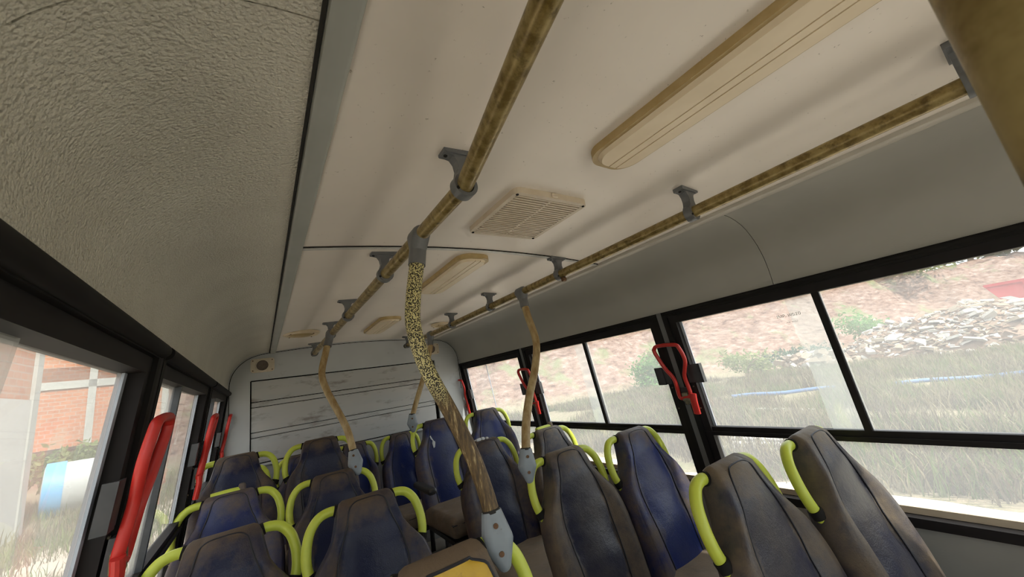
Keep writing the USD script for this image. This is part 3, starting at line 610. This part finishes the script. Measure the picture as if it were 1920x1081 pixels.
XA, XB, XC, XD = -0.885, -0.455, 0.355, 0.790
navy = make_seat('passenger_seat', 'dark navy seat left of the aisle, directly behind the yellow seat', 'navy_vinyl', loc=(XB, 1.66, 0))
copy_of(navy, (XA, 1.72, 0), 'navy seat by the left windows, nearest the camera, cut off by the bottom')
copy_of(navy, (XB - 0.01, 2.37, 0), 'dark navy seat left of the aisle whose handle carries the tan pole clamp')
dusty = make_seat('passenger_seat', 'large dusty grey-navy seat at the lower right, against the near window', 'dusty_vinyl', loc=(XD + 0.02, 0.62, 0.012))
copy_of(dusty, (XC + 0.025, 0.69, 0.012), 'nearest grey-navy seat right of the aisle, left of the large dusty window seat')
blue = make_seat('passenger_seat', 'blue worn seat by the right windows, second from the front', 'blue_vinyl', loc=(XD - 0.02, 1.37, 0))
copy_of(dusty, (XC - 0.015, 1.41, 0), 'grey-navy seat on the right whose left handle carries the grey pole clamp')
make_seat('passenger_seat', 'seat by the left windows with torn top and bare lime tube across it', 'blue_vinyl', loc=(XA - 0.02, 2.40, 0.02), feature='bare_top')
make_seat('passenger_seat', 'grey-navy seat by the right windows behind the pole, lime tube bared on top', 'dusty_vinyl', loc=(XD - 0.012, 2.07, -0.014), feature='bare_top')
make_seat('passenger_seat', 'navy seat right of the aisle with white padding torn out of its top', 'navy_vinyl', loc=(XC - 0.01, 2.16, 0), feature='torn_top')
make_seat('yellow_seat', 'priority seat with a worn yellow backrest panel at the bottom of the picture', 'grimy_vinyl', loc=(XB, 0.91, 0), feature='yellow', group=None)
H4 = 1.0
raised = make_seat('passenger_seat', 'raised dark seat left of the aisle in front of the rear wall', 'navy_vinyl', loc=(XB, 2.97, 0.14), base=-0.02)
copy_of(raised, (XA - 0.02, 3.0, 0.14), 'raised navy seat in the left rear corner by the last left window')
make_seat('passenger_seat', 'raised blue-black seat at the rear with a torn white patch and black armrest', 'blue_vinyl', loc=(XC, 2.92, 0.11), base=0.01, feature='armrest')
copy_of(blue, (XD + 0.01, 2.92, 0.11), 'raised navy-grey seat farthest back along the right windows')
rear = make_seat('rear_seat', 'narrow rear-row blue seat in the middle, behind the tan pole', 'blue_vinyl', rec=0.12, H=1.01, ws=0.83, cushion=0.36, loc=(-0.135, 3.52, 0))
for x, l in ((0.245, 'narrow rear-row blue seat right of the middle, beside the raised torn seat'), (-0.52, 'narrow rear-row seat left of the middle, almost hidden by the raised dark seat'), (-0.905, 'narrow rear-row seat in the left corner, only its lime handle showing'), (0.63, 'narrow rear-row seat hidden behind the raised right-hand seats')):
    copy_of(rear, (x, 3.52, 0), l)
#OUTSIDE
# ------------------------------------------------------------------ outside: waste ground, cut hillside, rubble, building
GZ = -0.9
def base_r(a): return np.interp(a, [-180, -90, -32, -12, 0, 12, 30, 45, 60, 70, 80, 88, 96, 125, 180], [70, 70, 34, 30, 27, 24, 21, 23.5, 27, 32, 38, 44, 50, 65, 70])
def hill_h(a): return np.interp(a, [-180, -90, -32, -12, 0, 30, 70, 78, 84, 90, 110, 180], [2, 2, 9, 9, 10, 12, 10, 8, 6.6, 6.4, 6, 2])
def ground_z(x, y, fine=True):
    x = np.asarray(x, float); y = np.asarray(y, float)
    r = np.hypot(x, y); a = np.degrees(np.arctan2(x, y))
    p = np.stack([x, y, 0 * x], -1)
    rb = base_r(a) + 3.0 * (meshkit.fbm(p * 0.16, 3, 5) - 0.5) * 2
    t = np.clip((r - rb) / 15.0, 0, 1); t = t * t * (3 - 2 * t)
    z = GZ + hill_h(a) * (0.85 * t + 0.15 * np.clip((r - rb) / 60, 0, 1))
    z = z + t * 3.4 * (meshkit.fbm(p * 0.30, 4, 9) - 0.5) - t * 1.3 * np.abs(meshkit.fbm(p * np.array([0.55, 0.55, 1]) + 40, 4, 33) - 0.5) * 2
    if fine: z = z + 0.16 * (meshkit.fbm(p * 0.9, 3, 3) - 0.5) * np.clip((r - 1.5) / 4, 0, 1) + t * 0.9 * (meshkit.fbm(p * np.array([1.2, 1.2, 1]), 4, 21) - 0.5)
    return z
def terrain():
    az_ = np.radians(np.concatenate([np.arange(-180, -30, 3.0), np.arange(-30, 95, 0.4), np.arange(95, 180.1, 3.0)]))
    rr = np.concatenate([[0.01], np.geomspace(1.2, 20, 40), np.geomspace(20.4, 75, 100), [90, 120, 160]])
    A, Rr = np.meshgrid(az_, rr, indexing='ij')
    X, Y = Rr * np.sin(A), Rr * np.cos(A)
    m = grid_surface(np.stack([X, Y, ground_z(X, Y)], -1))
    if m.face_normals[:, 2].mean() < 0: m.invert()
    return m
def earth():
    N = {'g': ('geometry', {}), 'sx': ('separate_xyz', {}), 'n1': ('noise_texture', {'scale': 0.35, 'detail': 6, 'roughness': 0.65}), 'n2': ('noise_texture', {'scale': 1.6, 'detail': 6, 'roughness': 0.7}), 'n3': ('noise_texture', {'scale': 6.0, 'detail': 5, 'roughness': 0.7}),
         'flat': ('rgb_ramp', {'ramp': [(0.34, (0.137, 0.130, 0.072)), (0.48, (0.202, 0.180, 0.115)), (0.62, (0.266, 0.216, 0.151)), (0.75, (0.137, 0.144, 0.072))]}),
         'red': ('rgb_ramp', {'ramp': [(0.34, (0.070, 0.036, 0.025)), (0.45, (0.165, 0.098, 0.068)), (0.56, (0.225, 0.150, 0.115)), (0.66, (0.31, 0.245, 0.205))]}),
         'wv': ('mapping', {'scale': (1, 1, 2.6), 'rotation': (0.25, 0.2, 0)}), 'green': ('map_range', {'from_min': 0.555, 'from_max': 0.65, 'to_min': 0, 'to_max': 0.7, 'clamp': True}),
         'hz': ('math', {'math_type': 'multiply_add', 'value2': 1.8}), 'k': ('map_range', {'from_min': 0.05, 'from_max': 0.65, 'clamp': True}), 'm1': ('mix_color', {}), 'm2': ('mix_color', {'b': (0.13, 0.17, 0.07)}),
         'bp': ('bump', {'strength': 0.7, 'distance': 0.12}), 'p': ('principled_bsdf', {'roughness': 0.95, 'specular_ior_level': 0.1})}
    L = [('g.position', 'sx.vector'), ('g.position', 'n1.vector'), ('g.position', 'wv.vector'), ('wv.vector', 'n2.vector'), ('g.position', 'n3.vector'), ('n3.fac', 'flat.fac'), ('n2.fac', 'red.fac'),
         ('n1.fac', 'hz.value1'), ('sx.z', 'hz.value3'), ('hz.value', 'k.value'), ('k.result', 'm1.fac'), ('flat.color', 'm1.a'), ('red.color', 'm1.b'), ('n1.fac', 'green.value'), ('green.result', 'm2.fac'), ('m1.result', 'm2.a'), ('m2.result', 'p.base_color'),
         ('n3.fac', 'bp.height'), ('bp.normal', 'p.normal')]
    M['earth'] = usdkit.material(stage, '/World/Looks/earth', N, L, surface='p.BSDF')
earth()
mat('rubble_earth', (0.144, 0.090, 0.060), (0.198, 0.138, 0.096), 3, rough=0.95)
mat('pale_slab', (0.446, 0.432, 0.396), (0.360, 0.331, 0.288), 2, rough=0.85)
mat('cream_slab', (0.338, 0.280, 0.202), (0.286, 0.234, 0.169), 2, rough=0.85)
mat('brown_slab', (0.169, 0.104, 0.065), (0.221, 0.150, 0.104), 2, rough=0.9)
mat('tan_rock', (0.299, 0.227, 0.169), (0.234, 0.176, 0.124), 2, rough=0.9)
mat('blue_pipe', (0.06, 0.13, 0.28), (0.10, 0.18, 0.33), 2, rough=0.5)
mat('white_plank', (0.468, 0.456, 0.432), rough=0.6)
mat('grey_plank', (0.315, 0.301, 0.280), (0.364, 0.350, 0.322), 5, rough=0.8)
mat('truck_red', (0.42, 0.015, 0.02), (0.36, 0.018, 0.02), 1, rough=0.5)
mat('truck_dark', (0.03, 0.03, 0.03), rough=0.8)
mat('plaster_white', (0.459, 0.446, 0.422), (0.409, 0.397, 0.372), 1.2, rough=0.9, spots=((0.223, 0.186, 0.161), 1.1, 0.66, 0.76))
mat('concrete', (0.358, 0.358, 0.325), (0.312, 0.312, 0.286), 1.5, rough=0.9)
mat('tank_white', (0.432, 0.444, 0.432), rough=0.6)
mat('tank_blue', (0.13, 0.36, 0.62), rough=0.5)
mat('bark', (0.28, 0.21, 0.15), rough=0.95)
M['brick'] = usdkit.material(stage, '/World/Looks/brick', {
    'tc': ('texture_coordinate', {}), 'sx': ('separate_xyz', {}), 'ad': ('math', {'math_type': 'add'}), 'cb': ('combine_xyz', {}), 'b': ('brick_texture', {'color1': (0.42, 0.16, 0.07), 'color2': (0.35, 0.13, 0.06), 'mortar': (0.36, 0.26, 0.20), 'scale': 1.0, 'mortar_size': 0.018, 'brick_width': 0.39, 'row_height': 0.20}),
    'n': ('noise_texture', {'scale': 0.8, 'detail': 4}), 'm': ('mix_color', {'b': (0.38, 0.25, 0.17)}), 'mr': ('map_range', {'from_min': 0.5, 'from_max': 0.75, 'to_min': 0, 'to_max': 0.6, 'clamp': True}), 'p': ('principled_bsdf', {'roughness': 0.9})},
    [('tc.object', 'sx.vector'), ('sx.x', 'ad.value1'), ('sx.y', 'ad.value2'), ('ad.value', 'cb.x'), ('sx.z', 'cb.y'), ('cb.vector', 'b.vector'), ('tc.object', 'n.vector'), ('n.fac', 'mr.value'), ('mr.result', 'm.fac'), ('b.color', 'm.a'), ('m.result', 'p.base_color')], surface='p.BSDF')
def leaf_mat(name, c, c2):
    M[name] = usdkit.material(stage, '/World/Looks/' + name, {
        'g': ('geometry', {}), 'r': ('rgb_ramp', {'ramp': [(0.0, c), (1.0, c2)]}), 'd': ('diffuse_bsdf', {}), 't': ('translucent_bsdf', {}), 'm': ('mix_closure', {'fac': 0.35})},
        [('g.random_per_island', 'r.fac'), ('r.color', 'd.color'), ('r.color', 't.color'), ('d.BSDF', 'm.closure1'), ('t.BSDF', 'm.closure2')], surface='m.closure')
leaf_mat('leaf_green', (0.10, 0.22, 0.06), (0.22, 0.34, 0.11))
leaf_mat('leaf_dark', (0.05, 0.10, 0.06), (0.10, 0.16, 0.09))
leaf_mat('leaf_olive', (0.20, 0.24, 0.10), (0.33, 0.34, 0.17))
leaf_mat('straw', (0.207, 0.179, 0.110), (0.317, 0.283, 0.200))
leaf_mat('dead_stalk', (0.105, 0.083, 0.056), (0.198, 0.165, 0.119))
leaf_mat('grass_green', (0.106, 0.141, 0.050), (0.190, 0.218, 0.091))

obj('ground', terrain(), 'earth', kind='structure', smooth=True)
mat('pale_dirt', (0.56, 0.485, 0.395), (0.48, 0.41, 0.33), 0.8, rough=0.95, spots=((0.36, 0.30, 0.23), 3.0, 0.6, 0.8))
def yard():       # the bare pale dirt the bus is parked on
    A, T = np.meshgrid(np.linspace(0, 2 * PI, 121), np.linspace(0, 1, 40), indexing='ij')
    k = 1 + 0.10 * (meshkit.fbm(np.stack([np.cos(A) * 2 + 5, np.sin(A) * 2, 0 * A], -1) * 1.6, 3, 31) - 0.5) * 2
    X, Y = 6.5 * k * T * np.cos(A), 4.0 + 17.0 * k * T * np.sin(A)
    m = grid_surface(np.stack([X, Y, ground_z(X, Y) + 0.07 * (1 - T ** 6) - 0.04 * T ** 8], -1))
    if m.face_normals[:, 2].mean() < 0: m.invert()
    return m
obj('dirt_yard', yard(), 'pale_dirt', kind='structure', smooth=True)

def foliage(rs, c, rad, n, size, clumps=14):
    """n leaves as small bent quads gathered in clumps inside an ellipsoid"""
    cc = rs.normal(size=(clumps, 3)); cc /= np.linalg.norm(cc, axis=1, keepdims=True); cc *= rs.uniform(0.25, 0.85, (clumps, 1))
    k = rs.integers(0, clumps, n); d = rs.normal(size=(n, 3)) * 0.20
    p = np.array(c) + (cc[k] + d) * np.array(rad)
    u = rs.normal(size=(n, 3)); u /= np.linalg.norm(u, axis=1, keepdims=True)
    w = np.cross(u, rs.normal(size=(n, 3))); w /= np.linalg.norm(w, axis=1, keepdims=True)
    s = size * rs.uniform(0.6, 1.3, (n, 1))
    v = np.stack([p - u * s, p + w * s * 0.45, p + u * s, p - w * s * 0.45], 1).reshape(-1, 3)
    i = np.arange(n)[:, None] * 4
    return trimesh.Trimesh(v, np.vstack([i + [0, 1, 2], i + [0, 2, 3]]), process=False)
def plant(name, label, cat, x, y, h, rad, n, size, leaf, seed, group=None, trunk=0.35):
    rs = np.random.default_rng(seed); z = float(ground_z(x, y))
    t = thing(name, label, cat, (x, y, z), group=group)
    obj('foliage', foliage(rs, (0, 0, h - rad[2]), rad, n, size), leaf, t, smooth=False)
    st = []
    for k in range(5):
        a = rs.uniform(0, 2 * PI); e = np.array([math.cos(a) * rad[0] * 0.6, math.sin(a) * rad[1] * 0.6, h - rad[2] * rs.uniform(0.5, 1.3)])
        st.append(tube(spline([(0, 0, -0.1), (e[0] * 0.2, e[1] * 0.2, h * trunk), e], 4), np.linspace(0.05, 0.015, 9) * max(1, h / 3), 6))
    obj('branches', cat_(*st), 'bark', t)
def polar(a, r): return r * math.sin(math.radians(a)) + CAM[0], r * math.cos(math.radians(a))
for i, (nm, lb, a, r, h, rad, n, sz, lf) in enumerate([
    ('small_tree', 'thin green tree on the hillside above the rubble heap, seen past the window divider', 77.3, 33, 3.2, (1.7, 1.7, 1.3), 900, 0.13, 'leaf_green'),
    ('bush', 'low dark green bush on the mound left of the rocks', 70.5, 28.5, 1.35, (1.9, 2.4, 0.6), 1300, 0.11, 'leaf_dark'),
    ('bush', 'pale green bush below the red slope right of the near lever', 65.0, 26, 1.6, (1.5, 1.6, 0.8), 1000, 0.12, 'leaf_olive'),
    ('bush', 'bright green bush at the foot of the slope behind the middle window', 53.0, 24.5, 2.3, (1.6, 1.6, 1.1), 1200, 0.13, 'leaf_green'),
    ('bush', 'olive bush on the slope at the right edge of the middle window', 55.5, 28.5, 1.8, (1.4, 1.4, 0.9), 900, 0.13, 'leaf_olive'),
    ('bush', 'bushy shrub on the crest above the rubble heap', 82.0, 53, 2.0, (4.5, 4.0, 1.0), 1200, 0.22, 'leaf_olive'),
    ('bush', 'grey-green shrub behind the white-walled building', -15.2, 25.5, 2.6, (1.9, 1.9, 1.3), 1300, 0.14, 'leaf_olive'),
    ('tree', 'dark tree on the crest beyond the red truck, leftmost of four', 86.6, 66, 6.2, (3.4, 3.4, 2.6), 2600, 0.34, 'leaf_dark'),
    ('tree', 'dark tree on the crest beyond the red truck, second from the left of four', 88.7, 69, 6.2, (3.4, 3.4, 2.6), 2600, 0.34, 'leaf_olive'),
    ('tree', 'dark tree on the crest beyond the red truck, third from the left of four', 90.9, 66, 6.2, (3.4, 3.4, 2.6), 2600, 0.34, 'leaf_dark'),
    ('tree', 'dark tree on the crest beyond the red truck, rightmost of four', 93.2, 69, 6.2, (3.4, 3.4, 2.6), 2600, 0.34, 'leaf_dark')]):
    x, y = polar(a, r)
    plant(nm, lb, 'tree' if 'tree' in nm else 'bush', x, y, h, rad, n, sz, lf, 40 + i)

def shard(rs, w, l, h):       # one broken slab: an irregular flat block
    k = rs.integers(4, 7); a = np.sort(rs.uniform(0, 2 * PI, k) * 0.25 + np.arange(k) * 2 * PI / k)
    p = np.stack([np.cos(a) * w, np.sin(a) * l], 1) * rs.uniform(0.7, 1.1, (k, 1))
    v = np.vstack([np.c_[p, np.zeros(k)], np.c_[p * 0.94, np.full(k, h)]])
    f = [[0, i + 1, i] for i in range(1, k - 1)] + [[k, k + i, k + i + 1] for i in range(1, k - 1)]
    for i in range(k):
        j = (i + 1) % k; f += [[i, j, k + j], [i, k + j, k + i]]
    return trimesh.Trimesh(v, np.array(f), process=False)
def heap(name, label, cx, cy, rx, ry, h, n_parts, n_stuff, part, mats, size, seed, flat=0.25):
    rs = np.random.default_rng(seed); z0 = float(ground_z(cx, cy)) - 0.1
    t = thing(name, label, 'rubble', (cx, cy, z0))
    def hz(u, v):
        d = np.hypot(u / rx, v / ry)
        return h * np.clip(1 - d ** 1.6, 0, 1) * (0.72 + 0.5 * meshkit.fbm(np.stack([u * 0.5 + 9, v * 0.5, 0 * u + seed], -1), 3, seed))
    A, Rr = np.meshgrid(np.linspace(0, 2 * PI, 49), np.linspace(0, 1.0, 16), indexing='ij')
    U, V = rx * Rr * np.cos(A), ry * Rr * np.sin(A)
    m = grid_surface(np.stack([U, V, hz(U, V) - 0.05 + 0.08 * meshkit.fbm(np.stack([U, V, 0 * U], -1) * 3, 3, seed)], -1))
    if m.face_normals[:, 2].mean() < 0: m.invert()
    obj('mound', m, 'rubble_earth', t, smooth=True)
    def one(big):
        while True:
            q = rs.uniform(-1, 1, 2)
            if q @ q < 0.95 and (q[0] < 0.25 or rs.random() < 0.2): break
        u, v = q[0] * rx, q[1] * ry
        s = size * (rs.uniform(0.7, 1.6) if big else rs.uniform(0.25, 0.7))
        m = shard(rs, s * rs.uniform(0.35, 0.7), s * rs.uniform(0.7, 1.2), s * flat * rs.uniform(0.6, 1.3))
        e = trimesh.transformations.euler_matrix(rs.normal() * 0.4, rs.normal() * 0.4 + 0.35, rs.uniform(0, 2 * PI))
        m.apply_transform(e); m.apply_translation((u, v, float(hz(np.array([u]), np.array([v]))[0]) + 0.02)); return m
    for k in range(n_parts):
        obj(part, one(True), mats[int(rs.choice(len(mats), p=[0.5, 0.3, 0.2]))], t, smooth=False)
    if n_stuff:
        for mt in mats:
            obj('fragments', cat_(*[one(False) for _ in range(n_stuff // 3)]), mt, t, smooth=False, kind='stuff')
heap('rubble_heap', 'big heap of pale broken boards and rubble behind the near right window', 29.0, 2.4, 4.2, 6.4, 2.5, 240, 1800, 'slab', ['pale_slab', 'cream_slab', 'brown_slab'], 0.34, 3)
heap('rock_pile', 'pile of tan rocks outside, left of the window divider', 24.6, 8.3, 1.4, 2.3, 1.0, 70, 150, 'rock', ['tan_rock', 'tan_rock', 'pale_slab'], 0.30, 5, flat=0.9)
heap('rock_pile', 'thin scatter of pale rocks in the grass under the dark green bush', 26.4, 11.2, 1.2, 1.8, 0.5, 28, 60, 'rock', ['tan_rock', 'pale_slab', 'tan_rock'], 0.26, 6, flat=0.8)

def lying(name, label, cat, p0, p1, r, mt, up=0.12):
    a = np.array([*p0, float(ground_z(*p0)) + up]); b = np.array([*p1, float(ground_z(*p1)) + up])
    q = np.linspace(0, 1, 14)[:, None]
    t = thing(name, label, cat, a)
    obj('pipe', tube((b - a) * q + 0.02 * np.sin(q * 9) * np.array([0, 0, 1]), r, 12), mt, t)
    d = (b - a) / np.linalg.norm(b - a)
    for e in (0, 1): obj('end_ring', tube([(b - a) * e - d * 0.05, (b - a) * e + d * 0.05], r * 1.12, 12), mt, t)
lying('blue_pipe', 'long blue pipe lying in the dry grass left of the window divider', 'pipe', (14.0, 7.6), (14.9, 4.75), 0.06, 'blue_pipe', 0.20)
lying('blue_pipe', 'long blue pipe lying in the grass right of the window divider', 'pipe', (15.3, 3.3), (16.6, 0.2), 0.06, 'blue_pipe', 0.20)
z = float(ground_z(11.5, 5.0))
t = thing('white_plank', 'white plank lying in the dry grass below the blue pipe', 'plank', (11.5, 5.0, z), 8)
obj('plank', hexa([(-0.1, -0.7, 0.05), (0.1, -0.7, 0.05), (0.1, 0.7, 0.12), (-0.1, 0.7, 0.12), (-0.1, -0.7, 0.10), (0.1, -0.7, 0.10), (0.1, 0.7, 0.17), (-0.1, 0.7, 0.17)]), 'white_plank', t)
t = thing('board_stack', 'stack of grey boards on the ground, seen through the lower pane by the pillar', 'boards', (8.0, 4.9, float(ground_z(8.0, 4.9))), 6)
for k in range(5):
    obj('board', rbox(-0.55 + 0.26 * k, -0.33 + 0.26 * k, -1.6 + 0.1 * (k % 2), 1.3, 0.03 + 0.035 * k, 0.08 + 0.035 * k, 0.008, 2), 'grey_plank', t)
# the red tipper truck, tail towards the heap
t = thing('dump_truck', 'red tipper truck beyond the rubble heap at the right edge', 'truck', (35.4, 1.85, float(ground_z(35.4, 1.85)) + 0.35))
obj('tipper_body', hexa([(-1.2, -0.7, 0.75), (-1.2, -6.5, 0.75), (1.2, -6.5, 0.75), (1.2, -0.7, 0.75), (-1.25, 0.25, 2.75), (-1.25, -6.5, 2.75), (1.25, -6.5, 2.75), (1.25, 0.25, 2.75)]), 'truck_red', t, smooth=False)
for k in range(6):
    y = -1.2 - k * 0.95
    obj('rib', box(-1.34, -1.2, y - 0.06, y + 0.06, 0.8, 2.72), 'truck_red', t)
obj('top_rail', box(-1.33, -1.2, -6.5, 0.2, 2.62, 2.78), 'truck_red', t)
obj('tail_stripe', hexa([(-1.27, -0.75, 1.55), (-1.27, -1.1, 1.55), (-1.20, -1.1, 1.55), (-1.20, -0.75, 1.55), (-1.27, -0.15, 1.95), (-1.27, -0.55, 1.95), (-1.20, -0.55, 1.95), (-1.20, -0.15, 1.95)]), 'tank_white', t)
obj('chassis', box(-0.5, 0.5, -8.5, -0.7, 0.45, 0.72), 'truck_dark', t)
obj('cab', rbox(-1.1, 1.1, -8.6, -6.8, 0.7, 2.7, 0.15), 'truck_red', t)
for y in (-1.6, -2.8, -7.6):
    for x in (-1.0, 1.0):
        obj('wheel', lathe([(0.0, -0.14), (0.42, -0.14), (0.48, -0.08), (0.48, 0.08), (0.42, 0.14), (0.0, 0.14)], 24), 'truck_dark', t)
        w_ = stage.GetPrimAtPath(str(t.GetPath()) + '/' + ('wheel' if used[(str(t.GetPath()), 'wheel')] == 1 else 'wheel_%03d' % (used[(str(t.GetPath()), 'wheel')] - 1)))
        xf = UsdGeom.Xformable(w_); xf.AddTranslateOp().Set(Gf.Vec3d(x, y, 0.40)); xf.AddRotateYOp().Set(90.0)
# left side: half-plastered brick building, second brick wall, big pipe
zb = -1.1
t = thing('building', 'building outside the left window, white plaster below and bare orange brick above', 'building', (-6.28, 17.3, zb))
obj('plaster_wall', box(-6.0, 0.0, -20, -0.25, 0.0, 3.85), 'plaster_white', t)
obj('brick_wall', box(-5.96, -0.04, -20, -0.29, 3.85, 7.2), 'brick', t)
obj('corner_column', box(-0.30, 0.04, -0.28, 0.06, 0.0, 7.3), 'concrete', t)
obj('window', cat_(box(-0.05, 0.0, -9.0, -7.6, 4.6, 5.8)), 'truck_dark', t)
obj('roof_slab', box(-6.2, 0.2, -20.2, 0.2, 7.2, 7.4), 'concrete', t)
t = thing('brick_wall', 'orange brick wall with a concrete beam, beyond the shrub outside the left window', 'wall', (-11.5, 30.0, 1.2), 12)
obj('panel', box(0, 6.0, 0, 0.3, 0.0, 4.2), 'brick', t)
obj('beam', box(-0.1, 6.2, -0.08, 0.34, 3.05, 3.45), 'concrete', t)
obj('column', box(2.9, 3.2, -0.08, 0.34, 0.0, 5.8), 'concrete', t)
obj('column', box(5.9, 6.2, -0.08, 0.34, 0.0, 5.8), 'concrete', t)
obj('upper_panel', box(0, 6.0, 0, 0.3, 3.45, 5.6), 'brick', t)
t = thing('culvert_pipe', 'big white pipe section with a blue rim lying on the ground outside the left window', 'pipe', (-6.80, 20.4, float(ground_z(-6.8, 20.4)) + 0.80), 0)
ax = np.array([0.97, 0.25, -0.03]); ax /= np.linalg.norm(ax)
obj('barrel', tube([ax * 0.35, ax * 2.6], 0.86, 40), 'tank_white', t)
obj('rim', tube([-ax * 0.05, ax * 0.40], 0.90, 40), 'tank_blue', t)
obj('mouth', disc(-ax * 0.06, ax, 0.80, 0.03, 40), 'grey_plank', t)

def tuft(rs, n, h, spread):
    V, Fc = [], []
    for i in range(n):
        a = rs.uniform(0, 2 * PI); b = np.array([rs.normal() * spread, rs.normal() * spread, -0.02]); d = np.array([math.cos(a), math.sin(a), 0]); s = np.array([-d[1], d[0], 0]) * rs.uniform(0.005, 0.010)
        l = h * rs.uniform(0.5, 1.2); k = rs.uniform(0.15, 0.7)
        p = [b, b + d * k * l * 0.35 + [0, 0, l * 0.6], b + d * k * l + [0, 0, l * 0.95]]
        o = len(V); V += [p[0] - s, p[0] + s, p[1] - s * 0.8, p[1] + s * 0.8, p[2]]
        Fc += [[o, o + 1, o + 3], [o, o + 3, o + 2], [o + 2, o + 3, o + 4]]
    return trimesh.Trimesh(np.array(V), np.array(Fc), process=False)
def grass(name, label, mats_, spots, seed):
    rs = np.random.default_rng(seed)
    pi = UsdGeom.PointInstancer.Define(stage, numbered('/World', name)); p = pi.GetPrim(); keys(p, label, 'grass', kind='stuff')
    for k, mt in enumerate(mats_):
        obj('tuft', tuft(rs, 30, 0.36, 0.15), mt, p, smooth=False)
        pi.GetPrototypesRel().AddTarget(str(p.GetPath()) + ('/tuft' if k == 0 else '/tuft_%03d' % k))
    n = len(spots); z = ground_z(spots[:, 0], spots[:, 1]) - 0.02
    pi.CreatePositionsAttr(Vt.Vec3fArray.FromNumpy(np.c_[spots, z].astype(np.float32)))
    pi.CreateProtoIndicesAttr(Vt.IntArray.FromNumpy(rs.integers(0, len(mats_), n).astype(np.int32)))
    sc = rs.uniform(0.6, 1.5, n); pi.CreateScalesAttr(Vt.Vec3fArray.FromNumpy(np.stack([sc, sc, sc * rs.uniform(0.7, 1.2, n)], 1).astype(np.float32)))
    q = Vt.QuathArray(n)
    for i in range(n):
        a = rs.uniform(0, PI); q[i] = Gf.Quath(math.cos(a), 0, 0, math.sin(a))
    pi.CreateOrientationsAttr(q)
rs = np.random.default_rng(77)
a_, r_ = rs.uniform(22, 96, 9000), np.sqrt(rs.uniform(4.0 ** 2, 25.0 ** 2, 9000))
S = np.stack([r_ * np.sin(np.radians(a_)), r_ * np.cos(np.radians(a_))], 1)
S = S[(r_ < base_r(a_) - 0.5) & (S[:, 0] > 5.4 + 1.6 * meshkit.fbm(np.c_[S, 0 * r_] * 0.6, 2, 8)) & (meshkit.fbm(np.c_[S, 0 * r_] * 0.35, 3, 13) > 0.33)]
grass('dry_grass', 'dry straw-coloured and green grass over the waste ground right of the bus', ['straw', 'straw', 'dead_stalk', 'dead_stalk', 'grass_green'], S, 78)
a_, r_ = rs.uniform(-40, 12, 1400), np.sqrt(rs.uniform(6.0 ** 2, 26.0 ** 2, 1400))
S = np.stack([r_ * np.sin(np.radians(a_)), r_ * np.cos(np.radians(a_))], 1)
S = S[(S[:, 1] > 5) & ~((S[:, 0] < -5.8) & (S[:, 1] < 17.6))]
grass('dry_grass', 'dry pale grass on the ground left of the bus', ['straw', 'leaf_olive', 'straw'], S, 79)
